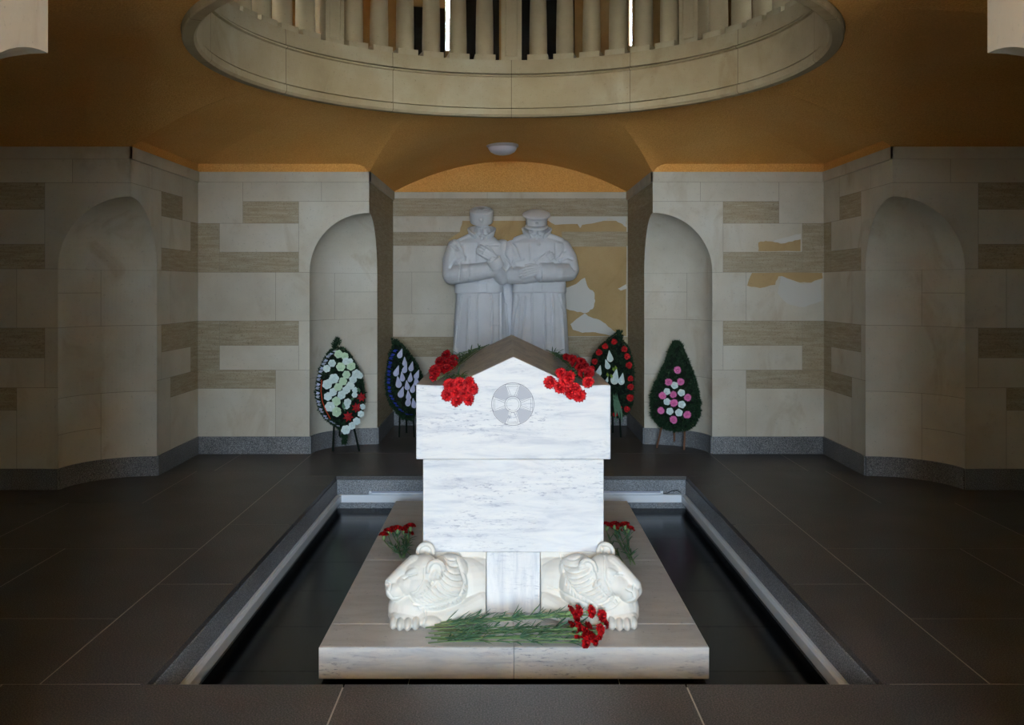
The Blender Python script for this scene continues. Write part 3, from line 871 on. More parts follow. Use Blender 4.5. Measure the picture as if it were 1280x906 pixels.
# ---- soldiers
SD = 10.80
def S(px, py, dy=0.0):
    p = P(px, py, SD); return Vector((p.x, SD + dy, p.z))
def SR(px): return px / F * SD
def crop5(pts): return [((lambda p: (p.x, p.z))(P(530 + x / 4.53, 240 + y / 4.53, SD - .12))) for x, y in pts]

def torso(g, rows, zfoot):
    rings = []
    for px, py, a, b, dy in rows:
        p = S(px, py, dy); rings.append((p.x, p.y, p.z, SR(a), b))
    g.loft(rings, 40)
def hand(name, base, tip, palm_n, parent, curl=.5, sc=1.0, spread=.1, voxel=.005):
    """hand with palm, four bent fingers and a thumb; base = wrist, tip = direction of the fingers"""
    base, tip, nn = Vector(base), Vector(tip), Vector(palm_n).normalized()
    d = (tip - base).normalized(); nn = (nn - d * nn.dot(d)).normalized(); s = d.cross(nn)
    g = MB(); L = .12 * sc
    for k in range(4):
        o = (k - 1.5) * .026 * sc
        g.tube([base + s * o * .7, base + d * L + s * o], [.021 * sc, .019 * sc], 10, round_ends=True)
        ln = (.070, .082, .078, .062)[k] * sc
        p0 = base + d * L + s * o; p1 = p0 + d * ln * .55 * math.cos(curl * .5) + nn * ln * .55 * math.sin(curl * .5) + s * o * spread
        p2 = p1 + d * ln * .45 * math.cos(curl * 1.3) + nn * ln * .45 * math.sin(curl * 1.3); p3 = p2 + d * ln * .35 * math.cos(curl * 2) + nn * ln * .35 * math.sin(curl * 2)
        g.tube([p0, p1, p2, p3], [.0155 * sc, .0145 * sc, .0135 * sc, .0115 * sc], 10, round_ends=True)
    t0 = base + d * L * .3 - s * .04 * sc; t1 = t0 + d * .05 * sc - s * .028 * sc + nn * .01; t2 = t1 + d * .045 * sc - s * .004
    g.tube([t0, t1, t2], [.021 * sc, .017 * sc, .013 * sc], 10, round_ends=True)
    return sculpt(name, g, voxel, 1, M['statue'], parent)
def face(g, c, bow=.12):
    """c = centre of the head, facing the entrance (-y)"""
    x, y, z = c
    g.ell((x, y, z), (.088, .10, .125)); g.ell((x, y - .03, z - .075), (.058, .07, .055))
    g.tube([(x, y - .098, z + .025), (x, y - .118, z - .012), (x, y - .126, z - .030)], [.011, .015, .020], 10, round_ends=True)
    for s in (-1, 1):
        g.ell((x + s * .036, y - .088, z + .036), (.034, .016, .011)); g.ell((x + s * .035, y - .082, z + .012), (.016, .010, .009))
        g.ell((x + s * .045, y - .068, z - .03), (.030, .026, .026)); g.tube([(x, y - .112, z - .052), (x + s * .028, y - .104, z - .056), (x + s * .05, y - .085, z - .066)], [.012, .010, .005], 8, round_ends=True)
        g.ell((x + s * .088, y + .005, z), (.014, .024, .034))
    g.ell((x, y - .100, z - .078), (.026, .014, .009)); g.ell((x, y - .098, z - .100), (.026, .022, .018))
    R = Matrix.Translation(c) @ Matrix.Rotation(bow, 4, 'X') @ Matrix.Diagonal((.92, .95, .86, 1)) @ Matrix.Translation(-Vector(c))
    g.v = [tuple(R @ Vector(p)) for p in g.v]
def collar(g, c, r0, r1, z0, z1, open_a, dyc=0):
    pts_in, vs, fs = [], [], []
    n = 28; t = .03
    for k in range(n + 1):
        a = -PI / 2 + open_a + (2 * PI - 2 * open_a) * k / n
        e = abs(math.sin((a + PI / 2) / 2))                # 0 at front
        zt = z0 + (z1 - z0) * (.12 + .88 * e ** .8)
        for r, z in ((r0, z0), (r1, zt), (r1 - t, zt + .004), (r0 - t, z0)):
            vs.append((c[0] + r * math.cos(a), c[1] + r * .92 * math.sin(a), z))
    for k in range(n):
        for q in range(4): fs.append((4 * k + q, 4 * k + 4 + q, 4 * k + 4 + (q + 1) % 4, 4 * k + (q + 1) % 4))
    fs += [(0, 1, 2, 3), (4 * n + 3, 4 * n + 2, 4 * n + 1, 4 * n)]
    g.add(vs, fs, 0, True)

def belt(root, rows, name='belt'):
    g = MB(); vs, n = [], 48
    for px, py, a, b, dy in rows:
        p = S(px, py, dy)
        for k in range(n):
            t = 2 * PI * k / n; c, q = math.cos(t), math.sin(t); e = .8
            vs.append((p.x + SR(a) * math.copysign(abs(c) ** e, c), p.y + b * math.copysign(abs(q) ** e, q), p.z))
    fs = []
    for i in range(len(rows) - 1):
        for k in range(n): fs.append((i * n + k, i * n + (k + 1) % n, (i + 1) * n + (k + 1) % n, (i + 1) * n + k))
    fs += [tuple(range(n))[::-1], tuple(range((len(rows) - 1) * n, len(rows) * n))]
    g.add(vs, fs, 0, True)
    o = g.build(name, M['statue'], root, .006)
    return o

def soldier_left():
    root = thing('soldier_statue', 'white stone soldier in tall round cap, one fist raised to chest', 'statue', (S(600, 400).x, SD, 0), 'pair of stone soldiers behind the tomb')
    rows = [(603, 520, 37, .20, .02), (602, 498, 38.5, .22, 0), (602, 440, 36, .20, 0), (601, 400, 33, .18, 0), (600, 372, 30, .165, 0), (599, 356, 28, .16, 0),
            (597, 335, 30, .165, 0), (597, 316, 32, .165, 0), (598, 304, 29, .145, 0), (600, 298, 20, .11, .01), (602, 290, 9, .09, .01)]
    g = MB(); torso(g, rows, 0)
    g.tube([S(569, 309, .02), S(565, 325, -.02), S(565, 341, -.07)], [.092, .105, .108], 18, round_ends=True)
    g.tube([S(566, 344, -.09), S(585, 342, -.20), S(612, 338, -.26)], [.108, .102, .092], 18, round_ends=True)
    g.tube([S(628, 308, .04), S(631, 326, -.02), S(630, 344, -.1)], [.085, .09, .09], 16, round_ends=True)
    g.tube([S(628, 348, -.14), S(620, 338, -.27), S(617, 328, -.31)], [.075, .072, .068], 16, round_ends=True)
    g.tube([S(630, 345, .10), S(634, 400, .10), S(637, 515, .10)], [.085, .10, .11], 16)
    g.tube([S(574, 304, -.02), S(588, 297, -.03)], [.05, .05], 12, round_ends=True)      # shoulder straps
    # skirt folds and front edges
    for pts, r in (([(598, 368), (598, 400), (597, 450), (596, 510)], .016), ([(614, 366), (615, 400), (616, 450), (617, 510)], .018), ([(626, 366), (627, 420), (628, 510)], .016),
                   ([(578, 370), (574, 395), (570, 440), (568, 510)], .022), ([(588, 372), (586, 430), (583, 510)], .018), ([(632, 380), (636, 440), (638, 510)], .016)):
        q = []
        for x, y in pts:
            a, b = np.interp(y, [356, 372, 400, 440, 498, 520], [28, 30, 33, 36, 38.5, 37]), np.interp(y, [356, 372, 400, 440, 498, 520], [.16, .165, .18, .20, .22, .20])
            t = max(-.98, min(.98, (x - 601) / a)); q.append(S(x, y, -b * (1 - abs(t) ** 2.5) ** .4 + .004))
        g.tube(q, r, 8, round_ends=True)
    gr = [(crop5(p), w, d) for p, w, d in [
        ([(150, 300), (200, 330), (230, 380)], .010, .012), ([(180, 270), (215, 330), (228, 385)], .012, .014), ([(150, 430), (175, 390), (230, 370)], .012, .014),
        ([(205, 400), (205, 500)], .008, .006), ([(310, 510), (312, 880)], .008, .010), ([(380, 545), (382, 880)], .008, .010), ([(430, 545), (430, 880)], .007, .008),
        ([(305, 285), (300, 390)], .008, .006), ([(370, 390), (372, 440)], .008, .010), ([(255, 390), (258, 505)], .008, .005), ([(390, 750), (430, 750)], .006, .006), ([(210, 600), (190, 700), (180, 880)], .010, .010),
        ([(260, 590), (255, 880)], .008, .006), ([(215, 300), (225, 360)], .008, .006), ([(360, 300), (420, 300)], .007, .006)]]
    sculpt('greatcoat', g, .0085, 2, M['statue'], root, [(p, w_, d_ * 1.6) for p, w_, d_ in gr])
    g = MB(); face(g, S(603, 288.5, -.02) ); sculpt('head', g, .006, 1, M['statue'], root)
    g = MB(); c = S(602, 300, 0); collar(g, c, .115, .165, S(0, 303).z, S(0, 281).z, .5); sculpt('collar', g, .007, 2, M['statue'], root)
    # tall round cap with a stitched cross on top
    c = S(602, 277.3, -.02); cap = MB()
    mt = Matrix.Translation(c) @ Matrix.Rotation(.40, 4, 'X')
    cap.lathe([(.118, -.01), (.128, .0), (.130, .03), (.134, .120), (.133, .130), (.120, .138), (.005, .139)], 40, mat=mt)
    co = cap.build('cap', M['statue'], root)
    x = MB()
    for a in (.5, -.7): x.box(-.085, .085, -.008, .008, .137, .145, mat=mt @ Matrix.Rotation(a, 4, 'Z'))
    x.lathe([(.121, .138), (.112, .146), (.104, .138)], 40, mat=mt); x.build('cap_braid', M['statue'], co)
    x = MB(); x.lathe([(.026, .0), (.022, .010), (.012, .014), (.001, .015)], 20, mat=mt @ Matrix.Translation((0, -.131, .065)) @ Matrix.Rotation(PI / 2, 4, 'X')); x.build('cockade', M['statue'], co)
    b = belt(root, [(599, 366.5, 30.5, .182, 0), (599, 364, 30.8, .186, 0), (598.5, 355, 30, .186, 0), (598.5, 353, 29.6, .182, 0)])
    x = MB(); p = S(604, 360, -.19); x.box(p.x - .05, p.x + .05, p.y - .012, p.y + .012, p.z - .05, p.z + .05); x.build('buckle', M['statue'], b, .006)
    hand('hand', S(618, 324, -.325), S(600, 313, -.345), (0, 1, 0), root, .6, 1.05)
    g = MB(); p0, p1 = S(622, 335, -.29), S(617, 324.5, -.325); g.tube([p0, p1], [.086, .082], 20); g.build('cuff', M['statue'], root, .006)
    for x_ in (588, 616):
        g = MB(); p = S(x_, 400); g.ell((p.x, SD - .10, .06), (.075, .17, .07)); g.tube([(p.x, SD, .02), (p.x, SD, .25)], [.075, .08], 14); o = sculpt('boot', g, .012, 2, M['statue'], root)
    return root
def soldier_right():
    root = thing('soldier_statue', 'white stone soldier in flat peaked cap with folded arms', 'statue', (S(674, 400).x, SD, 0), 'pair of stone soldiers behind the tomb')
    rows = [(674, 520, 38, .20, .02), (674, 498, 39, .22, 0), (674, 440, 37, .20, 0), (674, 400, 35, .18, 0), (674, 372, 33, .17, 0), (674, 356, 32.5, .165, 0),
            (673, 335, 35, .17, 0), (673, 316, 36.5, .17, 0), (672, 304, 33, .15, 0), (671, 298, 22, .11, .01), (671, 290, 9, .09, .01)]
    g = MB(); torso(g, rows, 0)
    g.tube([S(640, 309, .02), S(636, 325, -.03), S(637, 341, -.09)], [.085, .098, .10], 18, round_ends=True)
    g.tube([S(638, 344, -.10), S(655, 345, -.20), S(678, 342, -.21)], [.10, .092, .085], 18, round_ends=True)
    g.tube([S(704, 309, .02), S(710, 322, -.02), S(712, 337, -.08)], [.088, .098, .102], 18, round_ends=True)
    g.tube([S(710, 340, -.10), S(696, 341, -.21), S(676, 341, -.28)], [.104, .102, .098], 18, round_ends=True)
    g.tube([S(646, 301, -.02), S(660, 296, -.03)], [.05, .05], 12, round_ends=True); g.tube([S(700, 302, -.02), S(684, 296, -.03)], [.05, .05], 12, round_ends=True)
    for pts, r in (([(664, 368), (664, 440), (664, 510)], .016), ([(679, 366), (680, 440), (681, 510)], .018), ([(690, 366), (691, 420), (692, 510)], .016),
                   ([(648, 372), (643, 410), (641, 510)], .020), ([(656, 372), (653, 430), (652, 510)], .016), ([(700, 370), (703, 410), (706, 510)], .020)):
        q = []
        for x, y in pts:
            a, b = np.interp(y, [356, 372, 400, 440, 498, 520], [32.5, 33, 35, 37, 39, 38]), np.interp(y, [356, 372, 400, 440, 498, 520], [.165, .17, .18, .20, .22, .20])
            t = max(-.98, min(.98, (x - 674) / a)); q.append(S(x, y, -b * (1 - abs(t) ** 2.5) ** .4 + .004))
        g.tube(q, r, 8, round_ends=True)
    gr = [(crop5(p), w, d) for p, w, d in [
        ([(490, 280), (520, 320), (540, 380)], .012, .012), ([(455, 360), (490, 400), (510, 430)], .012, .012), ([(470, 440), (510, 390), (560, 380)], .012, .012),
        ([(745, 290), (745, 380)], .008, .008), ([(800, 330), (770, 370), (750, 380)], .012, .012), ([(770, 390), (810, 370), (840, 380)], .012, .012), ([(830, 410), (850, 440)], .012, .010),
        ([(605, 570), (607, 880)], .008, .010), ([(675, 520), (676, 880)], .008, .010), ([(720, 540), (724, 880)], .007, .008), ([(670, 750), (720, 748)], .006, .006),
        ([(530, 590), (505, 700), (490, 880)], .010, .012), ([(760, 580), (790, 660), (810, 700)], .010, .012), ([(600, 290), (598, 385)], .008, .006), ([(625, 385), (700, 345)], .008, .008), ([(545, 600), (520, 880)], .008, .006)]]
    sculpt('greatcoat', g, .0085, 2, M['statue'], root, [(p, w_, d_ * 1.6) for p, w_, d_ in gr])
    g = MB(); face(g, S(671, 289, -.02)); sculpt('head', g, .006, 1, M['statue'], root)
    g = MB(); c = S(671, 300, 0); collar(g, c, .12, .175, S(0, 303).z, S(0, 281).z, .55); sculpt('collar', g, .007, 2, M['statue'], root)
    c = S(670.5, 278.5, -.02); mt = Matrix.Translation(c) @ Matrix.Rotation(.36, 4, 'X')
    cap = MB(); cap.lathe([(.112, -.02), (.120, -.01), (.120, .055), (.125, .06), (.152, .080), (.158, .092), (.150, .106), (.11, .128), (.06, .142), (.003, .146)], 44, mat=mt)
    co = cap.build('cap', M['statue'], root)
    v = MB(); vs, fs = [], []
    for k in range(17):
        a = -PI + PI * k / 16
        ex = .055 * abs(math.sin(a)) ** .8
        for r, z in ((.117, -.008), (.117 + ex, -.03), (.117 + ex, -.042), (.117, -.022)): vs.append((r * math.cos(a), r * math.sin(a), z))
    for k in range(16):
        for q in range(4): fs.append((4 * k + q, 4 * k + 4 + q, 4 * k + 4 + (q + 1) % 4, 4 * k + (q + 1) % 4))
    v.add(vs, fs, 0, True, mt); v.build('visor', M['statue'], co)
    x = MB(); x.lathe([(.020, .0), (.017, .010), (.009, .013), (.001, .014)], 20, mat=mt @ Matrix.Translation((0, -.121, .024)) @ Matrix.Rotation(PI / 2, 4, 'X')); x.build('cockade', M['statue'], co)
    b = belt(root, [(674, 366, 33.5, .186, 0), (674, 363.5, 33.8, .19, 0), (674, 353.5, 33.3, .19, 0), (674, 351.5, 33, .186, 0)])
    x = MB(); p = S(671, 359, -.19); x.box(p.x - .055, p.x + .055, p.y - .012, p.y + .012, p.z - .05, p.z + .05); x.build('buckle', M['statue'], b, .006)
    hand('hand', S(674, 337, -.335), S(648, 343, -.30), (0, .9, -.35), root, .35, 1.15)
    hand('hand', S(672, 331, -.30), S(692, 316, -.27), (0, 1, 0), root, .30, .95)
    g = MB(); p0, p1 = S(690, 340.5, -.24), S(672.5, 341, -.295); g.tube([p0, p1], [.112, .110], 22); g.build('cuff', M['statue'], root, .006)
    for py in (306, 314):
        g = MB(); p = S(673, py, -.150); g.ell((p.x, p.y, p.z), (.020, .014, .020)); g.build('button', M['statue'], root)
    g = MB(); p = S(685, 317, -.178)
    for a in (0, PI / 2): g.box(-.034, .034, -.008, .008, -.011, .011, mat=Matrix.Translation(p) @ Matrix.Rotation(a + .2, 4, 'Y'))
    g.ell(p, (.014, .014, .014)); g.build('medal', M['statue'], root)
    for x_ in (660, 690):
        g = MB(); p = S(x_, 400); g.ell((p.x, SD - .10, .06), (.075, .17, .07)); g.tube([(p.x, SD, .02), (p.x, SD, .25)], [.075, .08], 14); sculpt('boot', g, .012, 2, M['statue'], root)
    return root
soldier_left(); soldier_right()

# ---------------------------------------------------------------- flowers
def ruffled_head(R, seed, npet=34):
    """carnation bloom: many frilled fan petals in layers, axis +z"""
    rng = random.Random(seed); g = MB()
    for i in range(npet):
        t = i / npet; el = math.radians(2 + 66 * t); az = i * 2.399 + rng.uniform(-.2, .2)
        L = R * (1.0 - .40 * t) * rng.uniform(.88, 1.06); wid = .62 * (1 - .35 * t)
        vs, fs = [], []
        for r in range(4):
            rr = L * (.12 + .88 * r / 3)
            for c in range(6):
                a = az + (c / 5 - .5) * 2 * wid * (.45 + .55 * r / 3)
                rf = rr * (1 + (.09 * (1 if c % 2 else -1) * (r == 3))); e = el + (.22 * math.sin(c * 2.6 + i) * r / 3) - .25 * (r / 3) ** 2 * (1 - t)
                vs.append((rf * math.cos(e) * math.cos(a), rf * math.cos(e) * math.sin(a), rf * math.sin(e) * .8))
        for r in range(3):
            for c in range(5): fs.append((r * 6 + c, r * 6 + c + 1, r * 6 + 7 + c, r * 6 + 6 + c))
        g.add(vs, fs, 0, True)
    g.ell((0, 0, R * .16), (R * .30, R * .30, R * .34), nu=10, nv=6)
    return g
HEADS = [[ruffled_head(.034, 20 + i).mesh('flower_head', [M[m]]) for i in range(3)] for m in ('redpetal', 'darkred')]
gc = MB(); gc.lathe([(.003, -.034), (.0085, -.028), (.010, -.012), (.010, -.008), (.004, -.004)], 12); CALYX = gc.mesh('calyx', [M['stem']])
ORD = ['leftmost', 'second from the left', 'third from the left', 'fourth from the left', 'fifth from the left', 'sixth from the left', 'seventh from the left', 'eighth from the left',
       'ninth from the left', 'tenth from the left', 'eleventh from the left', 'twelfth from the left', 'thirteenth from the left', 'fourteenth from the left', 'fifteenth from the left', 'sixteenth from the left']
def carnation(head, ax, base, label, group, rng, scale=1.0, sag=0.0, nleaf=5, tone=0, leafmat='leaf'):
    head, base, ax = Vector(head), Vector(base), Vector(ax).normalized()
    root = thing('carnation', label, 'carnation', head, group)
    mt = Matrix.Translation(head) @ ax.to_track_quat('Z', 'Y').to_matrix().to_4x4() @ Matrix.Rotation(rng.uniform(0, 6), 4, 'Z') @ Matrix.Scale(scale, 4)
    for nm, me in (('flower_head', HEADS[tone][rng.randrange(3)]), ('calyx', CALYX)):
        o = bpy.data.objects.new(nm, me); COL.objects.link(o); o.parent = root; o.matrix_local = Matrix.Translation(-head) @ mt
    s0 = head - ax * .030 * scale
    mid = (s0 + base) / 2 + Vector((rng.uniform(-.01, .01), rng.uniform(-.01, .01), sag))
    pts = []
    for k in range(9):
        t = k / 8; a = s0 + (-ax) * .08 * t * (1 - t) * 2
        pts.append(s0.lerp(mid, t).lerp(mid.lerp(base, t), t) + (-ax) * .10 * t * (1 - t) ** 2)
    g = MB(); g.tube(pts, .0030, 6); st = g.build('stem', M['stem'], root)
    lf = MB()
    for i in range(nleaf):
        k = rng.randint(1, 7); p = pts[k]; d = (pts[k - 1] - pts[k]).normalized()
        sd = Vector((rng.uniform(-1, 1), rng.uniform(-1, 1), rng.uniform(.0, .9))).normalized()
        L = rng.uniform(.05, .10); out = (d * 1.0 + sd * rng.uniform(.25, .8)).normalized(); w = out.cross(Vector((rng.uniform(-.3, .3), rng.uniform(-.3, .3), 1)))
        w = w.normalized() * .0045 if w.length > 1e-4 else Vector((.0045, 0, 0))
        up = w.cross(out).normalized() * .0012
        q1 = p + out * L * .4 + sd * .004; q2 = p + out * L * .75 + sd * .01 - Vector((0, 0, .006)); q3 = p + out * L + sd * .02 - Vector((0, 0, .014))
        lf.add([p - w * .6, p + w * .6, q1 + w, q1 - w, q2 + w * .8, q2 - w * .8, q3, p + up, q1 + up * 2, q2 + up * 2],
               [(0, 7, 8, 3), (7, 1, 2, 8), (3, 8, 9, 5), (8, 2, 4, 9), (5, 9, 6), (9, 4, 6), (1, 0, 3, 2), (2, 3, 5, 4), (4, 5, 6)], 0, True)
    lf.build('leaves', M[leafmat], root)
    return root
def bunch(name, items, fmt, group, seed, **kw):
    """items: (px, py, head, axis, base); labels count the heads from the left"""
    rng = random.Random(seed)
    items = sorted(items, key=lambda i: i[0])
    for i, (px, head, ax, base) in enumerate(items):
        carnation(head, ax, base, fmt % ORD[i], group, rng, scale=kw.get('scale', 1.0) * rng.uniform(.92, 1.08), sag=kw.get('sag', 0), nleaf=kw.get('nleaf', 5), tone=kw.get('tone', 0), leafmat=kw.get('leafmat', 'leaf'))
def roof_z(x): return 1.094 + (.315 - abs(x)) * .47 if abs(x) < .315 else 1.093
rng0 = random.Random(99)
# A, C: lying along the roof slopes, blooms to the front; depth chosen from the roof's own surface
def on_roof(px, py, lift):
    d = 5.1
    for _ in range(30):
        x = CX + (px - X0) / F * d
        z = roof_z(x) + lift; d = (H - z) * F / (py - Y0)
        d = max(4.97, min(7.3, d))
    return Vector((CX + (px - X0) / F * d, d, z))
c6 = lambda x, y: (510 + x / 4.53, 400 + y / 4.53)
def roofbunch(heads, ends, label, group, seed, ax):
    it = []
    for i, h in enumerate(heads):
        px, py = c6(*h); hp = on_roof(px, py, .045)
        e = ends[i % len(ends)]; bx, by = c6(*e); bp = on_roof(bx + rng0.uniform(-2, 2), by + rng0.uniform(-1, 1), .012)
        a = Vector(ax) + Vector((rng0.uniform(-.3, .3), rng0.uniform(-.3, .3), rng0.uniform(0, .4)))
        it.append((px, hp, a, bp))
    bunch('roof', it, label, group, seed, scale=1.12, sag=.02, nleaf=7, tone=1)
roofbunch([(215, 195), (180, 232), (218, 240), (255, 222), (250, 250), (150, 285), (185, 272), (148, 315), (215, 275)], [(430, 118), (400, 125), (450, 108), (370, 135), (340, 145)],
          'red carnation on the tomb roof\'s left slope, head %s there', 'carnations on the left roof slope', 31, (-.5, -.9, .6))
roofbunch([(900, 212), (932, 222), (950, 245), (985, 238), (1005, 262), (1022, 295), (975, 270), (1000, 305)], [(790, 155), (800, 165), (815, 150), (830, 165)],
          'red carnation on the tomb roof\'s right slope, head %s there', 'carnations on the right roof slope', 32, (.5, -.9, .6))
# B, D: hanging over the front edge of the lid
def frontbunch(heads, bases, label, group, seed):
    it = []
    for i, h in enumerate(heads):
        px, py = c6(*h); hp = P(px, py, DF - .035 - .012 * (i % 3))
        b = bases[i % len(bases)]; bp = Vector((b[0] + rng0.uniform(-.03, .03), b[1], roof_z(b[0]) + .014))
        it.append((px, hp, Vector((rng0.uniform(-.5, .5), -1, rng0.uniform(-.15, .5))), bp))
    bunch('front', it, label, group, seed, scale=1.05, sag=.05, nleaf=4)
frontbunch([(235, 368), (222, 425), (290, 362), (345, 352), (366, 388), (268, 405), (325, 412), (278, 452), (342, 447), (312, 382)],
           [(-.33, 5.35), (-.37, 5.4), (-.30, 5.42)], 'red carnation hanging over the lid\'s front left edge, head %s there', 'carnations over the front left edge of the lid', 33)
frontbunch([(805, 352), (868, 300), (912, 325), (862, 378), (888, 345), (922, 412), (970, 425), (945, 388), (1020, 350), (898, 385)],
           [(.33, 5.35), (.37, 5.42), (.30, 5.38)], 'red carnation hanging over the lid\'s front right edge, head %s there', 'carnations over the front right edge of the lid', 34)
# E: the long bunch lying on the front of the plinth
e5 = lambda x, y: (520 + x / 4.92, 740 + y / 4.92)
itE = []
for i, h in enumerate([(958, 118), (1003, 115), (985, 150), (1080, 120), (1145, 145), (1162, 188), (1135, 228), (1128, 258), (960, 215), (1003, 218), (1062, 222), (1072, 270), (1047, 305), (1000, 268), (1092, 288), (1040, 255)]):
    px, py = e5(*h)
    z = PZ + .045 + .03 * (i % 3 == 0); d = (H - z) * F / (py - Y0)
    if py < 776: d = 4.735 - .012 * (i % 3); z = H - (py - Y0) / F * d
    hp = Vector((CX + (px - X0) / F * d, d, z))
    by = 185 + i * 8.5; bx, by = e5(40 + (i * 37) % 130, by)
    zb = PZ + .010 + .012 * (i % 3); db = (H - zb) * F / (by - Y0)
    itE.append((px, hp, Vector((1, rng0.uniform(-.9, .3), rng0.uniform(-.1, .7))), Vector((CX + (bx - X0) / F * db, db, zb))))
bunch('plinth', itE, 'red carnation in the long bunch before the lions, head %s there', 'carnations lying on the plinth front', 35, scale=1.0, sag=.012, nleaf=24)
# F, G: small bunches on the plinth beside the tomb, behind the lions' heads
def sidebunch(pxs, bases, label, group, seed):
    it = []
    for i, (px, py) in enumerate(pxs):
        d = 6.38 + .03 * (i % 3); hp = P(px, py, d); b = bases[i % len(bases)]
        it.append((px, hp, Vector((rng0.uniform(-.4, .4), .2, 1)), Vector((b[0] + rng0.uniform(-.03, .03), b[1], PZ + .012 + .006 * (i % 3)))))
    bunch('side', it, label, group, seed, scale=1.15, sag=.0, nleaf=8)
sidebunch([(480, 668), (486, 663), (492, 661), (498, 660), (504, 662), (509, 659), (513, 657), (511, 666)], [(-.70, 6.02), (-.68, 5.98), (-.66, 6.0)],
          'red carnation in the small bunch behind the left lion, head %s there', 'carnations behind the left lion', 36)
sidebunch([(760, 656), (767, 655), (774, 657), (781, 655), (787, 660), (771, 661)], [(.70, 5.86), (.74, 5.9), (.72, 5.82)],
          'red carnation in the small bunch behind the right lion, head %s there', 'carnations behind the right lion', 37)

# ---------------------------------------------------------------- wreaths
def bloom(R, petals, layers, cup, mats=0):
    g = MB()
    for l in range(layers):
        rr = R * (1 - l / (layers + .6)); el = .15 + cup * l / max(1, layers)
        for k in range(petals):
            az = 2 * PI * (k + .5 * (l % 2)) / petals; vs = [(0, 0, .004 * l)]; n = 7
            for c in range(n):
                a = az + (c / (n - 1) - .5) * 2 * PI / petals * 1.15; q = rr * (.82 + .18 * math.sin(PI * c / (n - 1)))
                vs.append((q * math.cos(a) * math.cos(el), q * math.sin(a) * math.cos(el), .004 * l + q * math.sin(el) + .003 * math.cos(c * 2)))
            for c in range(n):
                a = az + (c / (n - 1) - .5) * 2 * PI / petals * .9; q = rr * .55
                vs.append((q * math.cos(a) * math.cos(el), q * math.sin(a) * math.cos(el), .004 * l + q * math.sin(el) * .7))
            fs = [(0, n + 1 + c, n + 2 + c) for c in range(n - 1)] + [(n + 1 + c, 1 + c, 2 + c, n + 2 + c) for c in range(n - 1)]
            g.add(vs, fs, 0, True)
    g.ell((0, 0, R * .25), (R * .28, R * .28, R * .25), nu=12, nv=8)
    return g
def star(R):
    g = MB()
    for k in range(7):
        a = 2 * PI * k / 7; u = Vector((math.cos(a), math.sin(a), .25)); s = Vector((-math.sin(a), math.cos(a), 0))
        g.add([(0, 0, 0), u * R * .5 + s * R * .24, u * R, u * R * .5 - s * R * .24, u * R * .5 + Vector((0, 0, -.006))], [(0, 1, 4), (1, 2, 4), (2, 3, 4), (3, 0, 4)], 0, True)
    g.ell((0, 0, .006), (R * .16, R * .16, R * .14), nu=10, nv=8)
    return g
def calla(R):
    """heart-shaped open spathe with a rolled edge, point up"""
    g = MB(); n = 20; vs = [(0, -.15 * R, -.018)]
    for ring, (q, z) in enumerate(((.5, -.010), (1.0, .004), (1.06, -.002))):
        for k in range(n):
            a = 2 * PI * k / n; c, s = math.sin(a), math.cos(a)
            rr = R * (.78 + .16 * (1 - abs(c)) * (1 if s > 0 else .2)); y = s * rr * q * (1.35 if s > 0 else .9) ; x = c * rr * q * .85 * (1 - .30 * max(0, s)); y += rr * q * .55 * max(0, s) ** 8
            vs.append((x, y, z))
    fs = [(0, 1 + k, 1 + (k + 1) % n) for k in range(n)]
    for r in range(2):
        for k in range(n): fs.append((1 + r * n + k, 1 + (r + 1) * n + k, 1 + (r + 1) * n + (k + 1) % n, 1 + r * n + (k + 1) % n))
    g.add(vs, fs, 0, True)
    g.tube([(0, -.2 * R, -.012), (0, .25 * R, .008)], .003, 6)
    return g
FL = {'white': bloom(.043, 6, 3, .9).mesh('flower', [M['whitep']]), 'cream': bloom(.043, 6, 3, .9).mesh('flower', [M['greenwhite']]),
      'pink': ruffled_head(.042, 61, 22).mesh('flower', [M['pink']]), 'red': ruffled_head(.040, 62, 20).mesh('flower', [M['redpetal']]),
      'star': star(.058).mesh('flower', [M['darkred']]), 'calla': calla(.052).mesh('flower', [M['lilac']]), 'callaw': calla(.050).mesh('flower', [M['whitep']]), 'bud': bloom(.03, 5, 3, 1.0).mesh('flower', [M['whitep']])}
def inside(p, poly):
    x, y = p; r = False
    for i in range(len(poly)):
        (x0, y0), (x1, y1) = poly[i], poly[i - 1]
        if (y0 > y) != (y1 > y) and x < (x1 - x0) * (y - y0) / (y1 - y0 + 1e-12) + x0: r = not r
    return r
